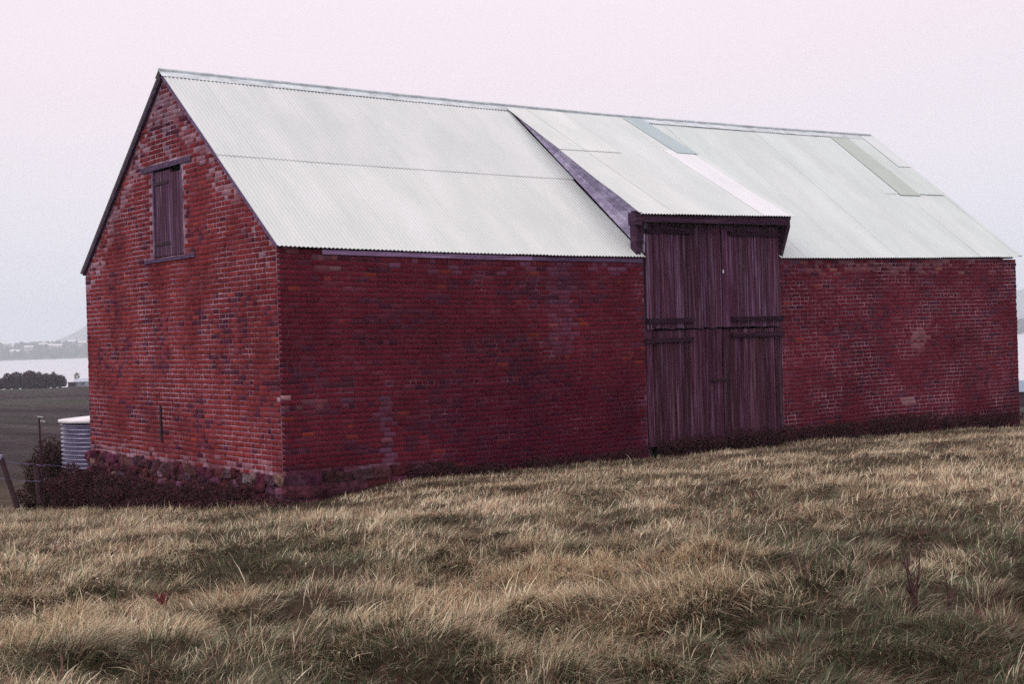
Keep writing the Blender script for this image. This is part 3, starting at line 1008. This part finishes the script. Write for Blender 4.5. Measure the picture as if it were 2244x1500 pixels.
def eave_board(x0, x1, z0, z1, y0, y1, mat, col):
    mb = MB(); n_ = 6
    for k in range(n_):
        a = x0 + (x1 - x0) * k / n_; b = x0 + (x1 - x0) * (k + 1) / n_
        sa, sb = float(sag(a)), float(sag(b))
        mb.hexa([(a, y0, z0 + sa), (b, y0, z0 + sb), (b, y1, z0 + sb), (a, y1, z0 + sa), (a, y0, z1 + sa), (b, y0, z1 + sb), (b, y1, z1 + sb), (a, y1, z1 + sa)])
    o = mb.build('wall_plate', mat, long_wall); o.color = (*col, 1)


eave_board(0.75, 4.95, 3.70, 3.775, -0.030, 0.10, M['board'], (2.0, 1.9, 2.0))
eave_board(4.96, 7.56, 3.70, 3.77, -0.026, 0.10, M['board'], (0.9, 0.8, 0.9))
eave_board(11.5, 19.30, 3.775, 3.84, -0.015, 0.10, M['beam'], (1.1, 1.1, 1.1))
mb = MB(); mb.box((0.02, 0.11, 3.70), (7.5, 0.25, 3.80)); mb.build('wall_plate', M['beam'], long_wall)

# ---------------- loft doors: two upper, two lower leaves
ZS = 2.31
bk = MB(); bk.box((DX0, 0.16, -0.3), (DX1, 0.17, 4.45), (0.012, 0.004, 0.008)); 
bk.build('interior_dark', M['plain'], long_wall)  # near-black sheet paints the unlit barn interior behind the leaves
for (a, b) in ((DX0 - 0.004, DX0 + 0.10), (DX1 - 0.10, DX1 + 0.004)):
    mb = MB(); mb.box((a, 0.03, -0.2), (b, 0.15, 4.36), (1, 1, 1), 0.004); mb.build('door_post', M['timber'], long_wall)
mid = 9.62
LEAVES = [(DX0 + 0.04, mid, ZS + 0.01, 4.345, 'upper pair leaf nearer the barn corner'), (mid, DX1 - 0.04, ZS + 0.01, 4.345, 'upper leaf farther from the corner'),
          (DX0 + 0.02, mid - 0.02, 0.02, ZS, 'lower leaf nearer the barn corner'), (mid - 0.02, DX1 - 0.02, 0.02, ZS - 0.01, 'lower leaf farther from the corner')]
for li, (x0, x1, z0, z1, lab) in enumerate(LEAVES):
    up = li < 2
    yb = -0.03 if up else -0.005
    fr = MB()
    for zz in (z0 + 0.2, (z0 + z1) / 2, z1 - 0.25):
        fr.box((x0 + 0.05, yb + 0.032, zz), (x1 - 0.05, yb + 0.06, zz + 0.12))
    leaf = fr.build('loft_door', M['beam'], barn); tag(leaf, 'weathered plank barn door, ' + lab)
    n_ = 11 if li % 2 == 0 else 9
    xs = np.linspace(x0 + 0.01, x1 - 0.01, n_ + 1) + np.r_[0, rng.normal(0, 0.012, n_ - 1), 0]
    for k in range(n_):
        mb = MB(); yy = yb + rng.normal(0, 0.004)
        lo = z0 + (rng.uniform(0.0, 0.03) if up else rng.uniform(0.02, 0.14)); hi = z1 - rng.uniform(0.0, 0.012)
        g = 0.004 + 0.004 * rng.random()
        tw = rng.normal(0, 0.003)
        mb.hexa([(xs[k] + g, yy, lo), (xs[k + 1] - g, yy + tw, lo), (xs[k + 1] - g, yy + 0.03, lo), (xs[k] + g, yy + 0.03, lo),
                 (xs[k] + g, yy, hi), (xs[k + 1] - g, yy + tw, hi), (xs[k + 1] - g, yy + 0.03, hi), (xs[k] + g, yy + 0.03, hi)])
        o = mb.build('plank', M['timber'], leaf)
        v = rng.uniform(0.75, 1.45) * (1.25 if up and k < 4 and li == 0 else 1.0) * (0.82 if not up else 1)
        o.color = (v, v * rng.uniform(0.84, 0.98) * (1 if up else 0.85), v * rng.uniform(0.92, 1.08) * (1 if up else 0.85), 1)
    hx = (x0 - 0.02, x0 + 1.2) if li % 2 == 0 else (x1 - 1.45, x1 + 0.03)
    hz = ([z1 - 0.20, z0 + 0.13] if up else [z1 - 0.235, z0 + 0.45])
    if li == 3: hz = [z1 - 0.17, z0 + 0.45]
    for q, zz in enumerate(hz):
        if not up and q == 1: continue
        mb = MB(); mb.box((hx[0], yb - 0.055, zz), (hx[1], yb - 0.006, zz + 0.085), (1, 1, 1), 0.004); o = mb.build('ledge', M['beam'], leaf); o.color = (0.6, 0.5, 0.55, 1)
mb = MB(); mb.box((8.3, -0.045, 4.27), (8.55, -0.036, 4.345), (0.02, 0.008, 0.012)); mb.build('gap_shade', M['plain'], long_wall)  # dark plate painting the shade of a gap over the plank tops
mb = MB(); mb.box((mid + 0.01, -0.05, 3.40), (mid + 0.04, -0.037, 3.46), (0.75, 0.75, 0.78)); mb.build('gap_light', M['plain'], long_wall)  # pale chip painting daylight that shows through between the leaves
mb = MB(); mb.box((9.25, -0.04, 1.28), (9.75, -0.014, 1.33), (0.02, 0.008, 0.012)); mb.build('door_bar', M['iron'], long_wall)

# ------------------------------------------------------------------ corrugated water tank behind the corner
tank = bpy.data.objects.new('water_tank', None); COL.objects.link(tank)
TC = np.array([0.87, 9.66, -0.66]); TR = 1.0
tank.location = TC
tag(tank, 'round corrugated iron rainwater tank with white lid behind the barn corner', 'water tank')
V = []; F = []
nr, na = 16 * 6 + 1, 48
for j in range(nr):
    zz = 1.42 * j / (nr - 1)
    rr = TR + 0.030 * math.cos(2 * math.pi * j / 6)
    for k in range(na):
        V.append((rr * math.cos(2 * math.pi * k / na), rr * math.sin(2 * math.pi * k / na), zz))
ii = np.arange(nr * na).reshape(nr, na)
q = np.stack([ii[:-1], np.roll(ii[:-1], -1, 1), np.roll(ii[1:], -1, 1), ii[1:]], -1).reshape(-1, 4)
o = link('tank_wall', fast_mesh('tank_wall', V, q, None, True), tank, M['tank']); o.color = (0.25, 0.23, 0.34, 1)
mb = MB(); ring0 = [(math.cos(2 * math.pi * k / 40) * 1.07, math.sin(2 * math.pi * k / 40) * 1.07) for k in range(40)]
vs = [(x, y, 1.40) for x, y in ring0] + [(x, y, 1.44) for x, y in ring0] + [(0, 0, 1.53)] + [(0, 0, 1.40)]
fs = [(k, (k + 1) % 40, 40 + (k + 1) % 40, 40 + k) for k in range(40)] + [(40 + k, 40 + (k + 1) % 40, 80) for k in range(40)] + [((k + 1) % 40, k, 81) for k in range(40)]
mb.add(vs, fs); o = mb.build('lid', M['galv'], tank); o.color = (0.86, 0.84, 0.86, 1)
mb = MB()
for k in range(4): mb.box((-0.95, -0.8 + k * 0.45, -0.42), (0.95, -0.62 + k * 0.45, 0.0), (0.08, 0.03, 0.045))
mb.build('stand', M['plain'], tank)

# ------------------------------------------------------------------ fence left of the barn
fence = bpy.data.objects.new('paddock_fence', None); COL.objects.link(fence)
tag(fence, 'wire fence with leaning weathered posts left of the water tank', 'fence')


def post(px0, py0, px1, py1, dep, r0, r1, nm, n_=8, col=(0.062, 0.034, 0.042), mat='plain'):
    a = at(px0, py0, dep); b = at(px1, py1, dep + 0.05)
    a[2] -= 0.12
    mb = MB(); pts = [a + (b - a) * t + rng.normal(0, 0.004, 3) for t in (0, 0.35, 0.7, 1)]
    mb.tube(pts, [r0, r0 * 0.95, r1 * 1.03, r1], n_, col)
    return mb.build(nm, M[mat], fence), b


p1, t1 = post(38, 1102, 2, 1004, 29.9, 0.062, 0.058, 'post')
p2, t2 = post(88, 1092, 79, 1016, 30.2, 0.07, 0.072, 'post')
p0, t0_ = post(-190, 1112, -200, 1010, 29.3, 0.06, 0.055, 'post')
pk, t3 = post(98, 1108, 85, 914, 29.3, 0.022, 0.022, 'steel_picket', 3, (0.07, 0.02, 0.035), 'iron')
mb = MB(); mb.tube([t1 + np.array([-.02, 0, -0.03]), t1 + np.array([-.02, 0, 0.06])], 0.055, 8, (0.45, 0.45, 0.62)); mb.build('post_cap', M['plain'], p1)
for dp_, dx in ((0.0, 0.02), (-0.09, 0.06)):
    mb = MB(); mb.tube([t3 + np.array([dx - 0.04, 0, dp_]), t3 + np.array([dx + 0.06, 0, dp_ - 0.02])], 0.022, 6, (0.6, 0.62, 0.66)); mb.build('insulator', M['plain'], pk)


def wire(pts, r_=0.004, c=(0.20, 0.18, 0.34)):
    mb = MB(); P = []
    for a, b in zip(pts[:-1], pts[1:]):
        for t in np.linspace(0, 1, 7)[:-1]:
            p = np.array(a) * (1 - t) + np.array(b) * t; p[2] -= 0.10 * t * (1 - t); P.append(p)
    P.append(np.array(pts[-1])); mb.tube(P, r_, 4, c); mb.build('wire', M['plain'], fence)


far_l = at(-420, 1010, 28.5)
wire([far_l, t0_, t1 - np.array([0, 0, .05]), t2 - np.array([0, 0, .02]), at(100, 1020, 29.4), at(330, 1030, 33)], 0.007)
wire([far_l + np.array([0, 0, .9]), t0_ + np.array([0, 0, .9]), t3 - np.array([0, 0, .03]), at(160, 911, 31), at(420, 905, 36)], 0.005, (0.12, 0.10, 0.14))
wire([far_l - np.array([0, 0, .3]), t0_ - np.array([0, 0, .35]), at(20, 1050, 29.9), at(84, 1055, 30.1), at(94, 1050, 29.3), at(330, 1065, 33)], 0.005)

# ------------------------------------------------------------------ foliage
def leaf_cloud(blobs, n_leaf, size, cols, seed):
    r = np.random.default_rng(seed)
    tot = sum(b[3] * b[4] * b[5] for b in blobs)
    C_, Cc = [], []
    for (x, y, z, rx, ry, rz) in blobs:
        m_ = max(20, int(n_leaf * rx * ry * rz / tot))
        d = r.normal(size=(m_, 3)); d /= np.linalg.norm(d, axis=1)[:, None]
        rad = (0.45 + 0.62 * r.random(m_) ** 0.6) * (0.8 + 0.35 * vnoise(d[:, 0] * 3 + 10 + x, d[:, 2] * 3 + 10 + y, 3))
        C_.append(np.array([x, y, z]) + d * rad[:, None] * np.array([rx, ry, rz]))
        base = np.array(cols)[r.integers(len(cols), size=m_)]
        Cc.append(base * (0.7 + 0.6 * r.random((m_, 1))))
    C_ = np.concatenate(C_); Cc = np.concatenate(Cc); m_ = len(C_)
    a = r.normal(size=(m_, 3)); a /= np.linalg.norm(a, axis=1)[:, None]
    b = r.normal(size=(m_, 3)); b -= (a * b).sum(1)[:, None] * a; b /= np.linalg.norm(b, axis=1)[:, None]
    s = size * (0.6 + 0.8 * r.random((m_, 1)))
    V = np.stack([C_ - a * s, C_ + b * s * 0.42, C_ + a * s, C_ - b * s * 0.42], 1).reshape(-1, 3)
    F = np.arange(m_ * 4).reshape(-1, 4)
    return V, F, np.repeat(Cc, 4, 0)


DK = [(0.085, 0.022, 0.034), (0.060, 0.020, 0.028), (0.045, 0.030, 0.026), (0.10, 0.036, 0.050), (0.05, 0.018, 0.024)]


def shrub(name, blobs, n_leaf, size, label, cat, seed, cols=DK, group=None, stems=5):
    cx = np.mean([b[0] for b in blobs]); cy = np.mean([b[1] for b in blobs])
    gz_ = float(base_h(np.array(cx), np.array(cy)))
    e = bpy.data.objects.new(name, None); COL.objects.link(e); e.location = (cx, cy, gz_)
    V, F, Cc = leaf_cloud([(b[0] - cx, b[1] - cy, b[2] - gz_, b[3], b[4], b[5]) for b in blobs], n_leaf, size, cols, seed)
    o = link('foliage', fast_mesh('foliage', V, F, Cc), e, M['leaf'])
    mb = MB(); r = random.Random(seed)
    for b in blobs:
        for k in range(stems):
            bx, by = b[0] - cx, b[1] - cy
            tip = (bx + r.uniform(-1, 1) * b[3] * 1.02, by + r.uniform(-1, 1) * b[4], b[2] - gz_ + b[5] * r.uniform(0.5, 1.12))
            rt = (bx * 0.8 + r.uniform(-.15, .15), by * 0.8 + r.uniform(-.15, .15), -0.1)
            m_ = tuple((p + q) / 2 + r.uniform(-.08, .08) for p, q in zip(rt, tip))
            mb.tube([rt, m_, tip], [0.016, 0.009, 0.003], 4, (0.06, 0.025, 0.03))
    tag(mb.build('stems', M['plain'], e), kind='stuff')
    tag(e, label, cat, group=group)
    return e


def gb(px, pyb, dep): return at(px, pyb, dep)


# by pixel rows of the photograph: tank shrub, corner shrub, gable scrub
shrub('shrub', [(-0.05, 11.0, -0.45, 0.5, 0.5, 0.65), (-0.35, 11.0, -0.9, 0.4, 0.4, 0.32), (0.05, 10.9, -0.1, 0.28, 0.3, 0.42)], 6500, 0.035,
      'olive brown shrub growing against the left side of the water tank', 'shrub', 21, cols=[(0.06, 0.035, 0.028), (0.085, 0.03, 0.035), (0.05, 0.03, 0.022)])
shrub('shrub', [(-0.40, 8.5, -0.98, 0.32, 0.28, 0.24), (-0.55, 7.95, -0.62, 0.5, 0.6, 0.55), (-0.5, 7.1, -0.58, 0.45, 0.6, 0.55), (-0.8, 9.2, -1.32, 0.6, 0.6, 0.20)], 19000, 0.032,
      'dark maroon shrub crowding the rear corner of the gable in front of the tank', 'shrub', 22)
shrub('shrub', [(-0.5, 6.1, -0.55, 0.4, 0.6, 0.42), (-0.55, 5.3, -0.55, 0.38, 0.5, 0.44)], 8500, 0.03,
      'dark low scrub at the gable footing below the vent slit', 'shrub', 23)
shrub('shrub', [(-0.5, 4.2, -0.50, 0.36, 0.5, 0.38), (-0.55, 3.3, -0.45, 0.4, 0.55, 0.34), (-0.5, 2.5, -0.38, 0.34, 0.4, 0.38)], 10500, 0.028,
      'ragged low scrub along the middle of the gable footing', 'shrub', 24)
shrub('shrub', [(-0.5, 1.6, -0.34, 0.4, 0.5, 0.34), (-0.5, 0.8, -0.30, 0.38, 0.5, 0.32), (-0.25, 0.0, -0.26, 0.42, 0.36, 0.18)], 9500, 0.028,
      'dark scrub by the near corner of the barn', 'shrub', 25)
for k, (x0, x1, hh, lab) in enumerate(((7.7, 9.3, 0.17, 'dark weeds at the foot of the doors, nearer half'), (9.5, 11.4, 0.20, 'dark weeds at the foot of the doors, farther half'),
                                       (11.6, 13.4, 0.17, 'dark weeds along the wall just past the doors'), (13.7, 16.0, 0.26, 'tall dark weeds under the pale scar on the wall'),
                                       (16.2, 19.2, 0.18, 'dark weeds along the wall near its far end'))):
    nb = 4
    bl = [(x0 + (x1 - x0) * (q + 0.5) / nb, -0.22, 0.04 - 0.02 * max(0, x0 - 13) + hh * 0.35, (x1 - x0) / nb * 0.65, 0.2, hh * random.uniform(0.7, 1.2)) for q in range(nb)]
    shrub('weed_clump', bl, 2600, 0.026, lab, 'weeds', 60 + k, stems=9)
for k, (x0, x1, lab) in enumerate(((2.2, 4.2, 'dark weeds at the wall foot beyond the stone footing'), (4.5, 7.3, 'dark weeds along the damp wall before the doors'))):
    bl = [(x0 + (x1 - x0) * (q + 0.5) / 4, -0.16, 0.04, (x1 - x0) / 4 * 0.6, 0.12, 0.11 * random.uniform(0.6, 1.3)) for q in range(4)]
    shrub('weed_clump', bl, 1800, 0.024, lab, 'weeds', 70 + k, stems=8)

# windbreak hedge on the far edge of the field
hd = bpy.data.objects.new('windbreak_hedge', None); COL.objects.link(hd)
hc = at(70, 848, 345); hd.location = hc
tag(hd, 'long dark rounded windbreak hedge on the field edge by the bay', 'hedge')
bl = []
for px, ht in ((2, 20), (18, 29), (34, 31), (52, 28), (68, 35), (84, 30), (100, 28), (118, 28), (133, 23)):
    p = at(px, 847, 345 + random.uniform(-3, 3)) - hc
    h_ = ht / FPX * 345
    bl.append((p[0], p[1], h_ * 0.42, 1.35, 1.6, h_ * 0.62)); bl.append((p[0], p[1], h_ * 0.2, 1.35, 1.6, h_ * 0.4))
V, F, Cc = leaf_cloud(bl, 26000, 0.20, [(0.07, 0.010, 0.045), (0.055, 0.010, 0.040), (0.05, 0.015, 0.045)], 5)
link('foliage', fast_mesh('foliage', V, F, Cc), hd, M['leaf'])
mb = MB()
for b_ in bl[::2]: mb.tube([(b_[0], b_[1], -0.6), (b_[0], b_[1], b_[2])], 0.18, 6, (0.05, 0.03, 0.03))
mb.build('trunks', M['plain'], hd)


def small_building(nm, px, dep, w_, d_, h_, rh, wc, rc, label, zpx, cat):
    p = at(px, zpx, dep)
    e = bpy.data.objects.new(nm, None); COL.objects.link(e); e.location = p; e.rotation_euler = (0, 0, -YAW + 0.34)
    mb = MB(); mb.box((-w_ / 2, -d_ / 2, -1), (w_ / 2, d_ / 2, h_), wc); mb.build('wall', M['plain'], e)
    mb = MB(); a, b = w_ / 2 + .2, d_ / 2 + .2
    mb.add([(-a, -b, h_), (a, -b, h_), (a, b, h_), (-a, b, h_), (-a, 0, h_ + rh), (a, 0, h_ + rh)], [(0, 1, 5, 4), (2, 3, 4, 5), (0, 4, 3), (1, 2, 5), (3, 2, 1, 0)], rc)
    mb.build('roof', M['plain'], e)
    mb = MB(); mb.box((-0.5, -d_ / 2 - 0.03, 0), (0.5, -d_ / 2 - 0.003, h_ * 0.8), tuple(c * 0.4 for c in wc)); mb.build('door', M['plain'], e)
    tag(e, label, cat); return e


small_building('boat_shed', 181, 352, 3.6, 3.0, 0.9, 0.75, (0.42, 0.45, 0.55), (0.45, 0.50, 0.58), 'pale blue grey shed right of the hedge on the field edge', 845, 'shed')
small_building('hut', 158, 349, 1.9, 1.6, 0.8, 0.12, (0.10, 0.06, 0.10), (0.09, 0.05, 0.10), 'small dark hut between the hedge and the pale shed', 846, 'hut')
p = at(169, 842, 380)
tr = bpy.data.objects.new('bare_tree', None); COL.objects.link(tr); tr.location = p
tag(tr, 'faint small tree above the roof of the pale shed', 'tree')
mb = MB(); mb.tube([(0, 0, -2), (0, 0, 1.5)], [0.1, 0.05], 5, (0.12, 0.09, 0.10)); mb.build('trunk', M['plain'], tr)
V, F, Cc = leaf_cloud([(0, 0, 2.0, 0.75, 0.6, 1.0)], 260, 0.16, [(0.13, 0.13, 0.12)], 9)
link('crown', fast_mesh('crown', V, F, Cc), tr, M['leaf'])

# right of the barn: a low long shed and dark ground rows beyond, seen in the sliver past the corner
small_building('long_shed', 2262, 120, 9, 5, 1.0, 0.8, (0.07, 0.03, 0.05), (0.26, 0.32, 0.42), 'low shed with blue grey roof beyond the far end of the barn', 880, 'shed')

# ------------------------------------------------------------------ grass
def grass(name, n_try, dmin, dmax, label, seed, seg, wscale, amax=0.0, long_=False, heads=False, tuft=0):
    r = np.random.default_rng(seed)
    # sample in a widened view wedge on the ground (world positions), density falling with distance
    t = r.random(n_try)
    d = dmin * (dmax / dmin) ** t if not long_ else dmin + (dmax - dmin) * t ** 0.8
    a = YAW + r.uniform(-0.47, 0.47, n_try)
    x = CAM[0] + d * np.sin(a); y = CAM[1] + d * np.cos(a)
    tl = np.zeros(len(x)); rad_az = np.zeros(len(x)); rfrac = np.zeros(len(x))
    if tuft:
        cx_ = np.repeat(x[:tuft], n_try // tuft); cy_ = np.repeat(y[:tuft], n_try // tuft); m_ = len(cx_)
        rad_az = r.uniform(0, 2 * math.pi, m_); rr_ = 0.16 * np.sqrt(r.random(m_)) * np.repeat(0.6 + 0.9 * r.random(tuft), n_try // tuft)
        x = cx_ + rr_ * np.sin(rad_az); y = cy_ + rr_ * np.cos(rad_az); rfrac = rr_ / 0.2
        tl = np.repeat(0.5 + 0.8 * r.random(tuft), n_try // tuft)
    inside = (x > -0.12) & (x < L + 0.1) & (y > -0.10)
    keep = (~inside) & (y < 13.5) & ~((y > 11.5) & (r.random(n_try) < 0.5))
    x, y = x[keep], y[keep]; tl, rad_az, rfrac = tl[keep], rad_az[keep], rfrac[keep]
    A_ = _r0[0] * x + _r0[1] * y; B_ = -_r0[1] * x + _r0[0] * y
    A_ = x * _r0[0] + y * _r0[1]
    mo = fbm(A_ * 0.62, B_ * 0.95, 11, 3)
    tu = fbm(A_ * 1.6, B_ * 2.3, 31, 3)
    st = fbm(x * 0.95 + 40, y * 0.95, 501, 4)
    clump = vnoise(x * 7, y * 7, 511)
    # tussock crowns are dense; hollows are thin
    dens = sst(0.30, 0.56, tu * 0.5 + mo * 0.35 + clump * 0.15)
    k = r.random(len(x)) < 0.85 + 0.15 * dens
    x, y, mo, tu, st, clump, dens, tl, rad_az, rfrac = (q[k] for q in (x, y, mo, tu, st, clump, dens, tl, rad_az, rfrac))
    dist = np.hypot(x - CAM[0], y - CAM[1])
    n_ = len(x)
    lat = (x - CAM[0]) * _r0[0] + (y - CAM[1]) * _r0[1]
    latn = lat / dist
    # right foreground is greener and shorter, the middle band is long straw
    green_bias = sst(0.02, 0.34, latn) * (1 - sst(11, 17, dist)) * 0.20 + (1 - sst(7.5, 10.5, dist)) * 0.13 
    straw_bias = np.exp(-((latn - 0.06) / 0.09) ** 2 - ((dist - 10.8) / 1.8) ** 2) * 0.26 + 0.06 * sst(13, 20, dist)
    s = st * 0.55 + mo * 0.20 + tu * 0.35 - green_bias + straw_bias + r.normal(0, 0.075, n_)
    straw = sst(0.50, 0.66, s)
    isst = r.random(n_) < 0.13 + 0.72 * straw + (0.35 if tuft else 0)
    z = ground_h(x, y) - 0.015
    flow = (fbm(x * 1.5 + 9, y * 1.5, 601, 3) - 0.5) * 8.0
    az = (math.pi / 2 + YAW) + 0.35 + flow + r.normal(0, 0.35 if tuft else 0.85, n_)        # mostly swept to the right and towards the viewer
    ln = (0.068 + 0.032 * dens + 0.055 * straw + 0.035 * r.normal(size=n_)) * (0.78 + 0.45 * tu)
    ln = np.clip(ln, 0.055, 0.42) * (1 - 0.35 * sst(9, 1, -y) * (x > -0.3))
    if tuft:
        ln = (0.13 + 0.13 * r.random(n_)) * tl
        vx = np.sin(az) + 0.9 * rfrac * np.sin(rad_az); vy = np.cos(az) + 0.9 * rfrac * np.cos(rad_az); az = np.arctan2(vx, vy)
    if heads: ln = ln * 1.3 + 0.03
    th0 = np.clip(r.normal(0.85, 0.45, n_), 0.02, 1.5); th1 = np.clip(th0 + r.normal(0.85, 0.4, n_), 0.2, 2.0)
    if tuft: th0 = np.clip(r.normal(0.45, 0.22, n_), 0.02, 1.0); th1 = th0 + r.normal(1.35, 0.3, n_)
    wd = (0.0013 + 0.0012 * r.random(n_)) * wscale * np.where(isst, 1.0, 1.25)
    T = np.linspace(0, 1, seg + 1)
    P = [np.stack([x, y, z], 1)]
    dirh = np.stack([np.sin(az), np.cos(az), np.zeros(n_)], 1)
    for j in range(seg):
        th = th0 + (th1 - th0) * (T[j] + T[j + 1]) / 2
        P.append(P[-1] + (dirh * np.sin(th)[:, None] + np.array([0, 0, 1]) * np.cos(th)[:, None]) * (ln / seg)[:, None])
    # keep tips from sinking
    wa = az + math.pi / 2 + r.normal(0, 0.5, n_)
    wv_ = np.stack([np.sin(wa), np.cos(wa), np.zeros(n_)], 1) * wd[:, None]
    prof = [1.0, 0.9, 0.62, 0.3]
    V = []
    for j in range(seg):
        q_ = prof[min(j, 3)] if not heads else (0.7 if j == 0 else 1.5)
        V += [P[j] - wv_ * q_, P[j] + wv_ * q_]
    V.append(P[seg])
    nv = 2 * seg + 1
    V = np.stack(V, 1).reshape(-1, 3)
    b_ = np.arange(n_) * nv
    Q = [np.stack([b_ + 2 * j, b_ + 2 * j + 1, b_ + 2 * j + 3, b_ + 2 * j + 2], 1) for j in range(seg - 1)]
    Tt = np.stack([b_ + 2 * seg - 2, b_ + 2 * seg - 1, b_ + 2 * seg], 1)
    pal_s = np.array([[0.66, 0.58, 0.38], [0.52, 0.44, 0.29], [0.40, 0.30, 0.20], [0.82, 0.76, 0.56], [0.36, 0.19, 0.14]])
    pal_g = np.array([[0.098, 0.128, 0.062], [0.075, 0.115, 0.055], [0.135, 0.162, 0.082], [0.14, 0.066, 0.06], [0.185, 0.205, 0.12]])
    ci = r.integers(5, size=n_)
    col = np.where(isst[:, None], pal_s[ci], pal_g[ci]) * (0.75 + 0.5 * r.random((n_, 1)))
    col = col * (0.80 + 0.42 * straw[:, None])
    hollow_dark = r.random(n_) < 0.30 * sst(0.49, 0.37, tu * 0.5 + mo * 0.5)          # brown-red litter colour that also paints shade into the hollows
    col = np.where(hollow_dark[:, None], np.array([0.13, 0.050, 0.045]) * (0.6 + 0.9 * r.random((n_, 1))), col)
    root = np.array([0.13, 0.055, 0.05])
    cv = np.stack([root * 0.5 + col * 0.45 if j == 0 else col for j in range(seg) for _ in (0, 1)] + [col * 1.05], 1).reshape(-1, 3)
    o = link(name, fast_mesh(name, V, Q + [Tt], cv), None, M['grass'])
    tag(o, label, 'grass', 'stuff')


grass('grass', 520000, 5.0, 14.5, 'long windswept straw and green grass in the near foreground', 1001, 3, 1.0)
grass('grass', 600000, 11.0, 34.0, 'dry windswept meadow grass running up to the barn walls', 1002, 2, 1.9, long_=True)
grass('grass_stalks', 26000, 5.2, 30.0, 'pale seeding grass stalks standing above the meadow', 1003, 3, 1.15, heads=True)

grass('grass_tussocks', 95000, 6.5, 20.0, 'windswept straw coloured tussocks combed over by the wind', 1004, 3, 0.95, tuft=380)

# dead weed stalks in the right foreground
def dead_weed(px, py, dep, hts, label, seed):
    r = random.Random(seed)
    p = at(px, py, dep); p[2] = float(ground_h(np.array(p[0]), np.array(p[1]))) + 0.02
    e = bpy.data.objects.new('dead_weed', None); COL.objects.link(e); e.location = p
    col = (0.085, 0.038, 0.042)
    for k, h_ in enumerate(hts):
        mb = MB(); ax = r.uniform(-0.16, 0.16); pts = [(0, 0, -0.03)]
        for j in range(1, 6):
            t = j / 5
            pts.append((ax * t * h_ * 3 + r.uniform(-.012, .012) + (k - len(hts) / 2) * 0.03 * t, r.uniform(-.012, .012), h_ * t))
        mb.tube(pts, [0.007, 0.0065, 0.006, 0.005, 0.004, 0.002], 5, col)
        st_ = mb.build('stem', M['iron'], e)
        for j in range(1, 5):
            for q in range(r.randint(1, 2)):
                b0 = Vector(pts[j]); an = r.uniform(0, 6.28); l_ = r.uniform(0.05, 0.12) * (1.2 - j / 6)
                mb = MB(); tip = b0 + Vector((math.cos(an) * l_ * 0.75, math.sin(an) * l_ * 0.5, l_ * 0.9))
                mb.tube([b0, (b0 + tip) / 2 + Vector((0, 0, -0.01)), tip], [0.005, 0.004, 0.002], 4, col); mb.build('twig', M['iron'], st_)
    tag(e, label, 'dead weed')


def gdepth(px, py, zg=0.40):
    d = _f + (px - 1122) / FPX * _r - (py - 750) / FPX * _u
    return (zg - CAM[2]) / d[2]


dead_weed(1772, 1325, gdepth(1772, 1325), (0.34, 0.42, 0.24, 0.18), 'reddish dead weed with forked twigs, leftmost of the three stalks', 5)
dead_weed(2005, 1338, gdepth(2005, 1338), (0.58, 0.44, 0.34, 0.22), 'tallest reddish dead weed stalk in the right foreground grass', 6)
dead_weed(2088, 1352, gdepth(2088, 1352), (0.40, 0.22), 'thin single dead weed stalk, rightmost of the three', 7)

# small red dock leaf in the left foreground
p = at(357, 1330, gdepth(357, 1330, 0.30)); p[2] = float(ground_h(np.array(p[0]), np.array(p[1]))) + 0.03
e = bpy.data.objects.new('dock_plant', None); COL.objects.link(e); e.location = p
tag(e, 'small red leaved dock plant in the left foreground grass', 'plant')
for k in range(6):
    an = k * 1.05; mb = MB(); c_, s_ = math.cos(an), math.sin(an)
    a = np.array([c_ * 0.01, s_ * 0.01, 0.02]); m_ = np.array([c_ * 0.05, s_ * 0.05, 0.10]); t_ = np.array([c_ * 0.08, s_ * 0.08, 0.15]); sd = np.array([-s_, c_, 0]) * 0.02
    mb.add([a, m_ - sd, t_, m_ + sd], [(0, 1, 2, 3)], (0.16, 0.045, 0.05)); mb.build('leaf', M['leaf'], e)

# ------------------------------------------------------------------ haze
hz = MB(); hz.box((-6500, -900, WATER_Z - 4), (6500, 7000, 190))
hm = bpy.data.materials.new('haze'); hm.use_nodes = True
hn = hm.node_tree.nodes; hn.clear()
ho = hn.new('ShaderNodeOutputMaterial'); hv = hn.new('ShaderNodeVolumePrincipled')
hv.inputs['Color'].default_value = (0.86, 0.96, 1.0, 1); hv.inputs['Density'].default_value = 0.00031; hv.inputs['Anisotropy'].default_value = 0.0
hm.node_tree.links.new(hv.outputs[0], ho.inputs['Volume'])
tag(hz.build('haze', hm), 'thin pale sea haze lying over the bay and fields', 'haze', 'stuff')
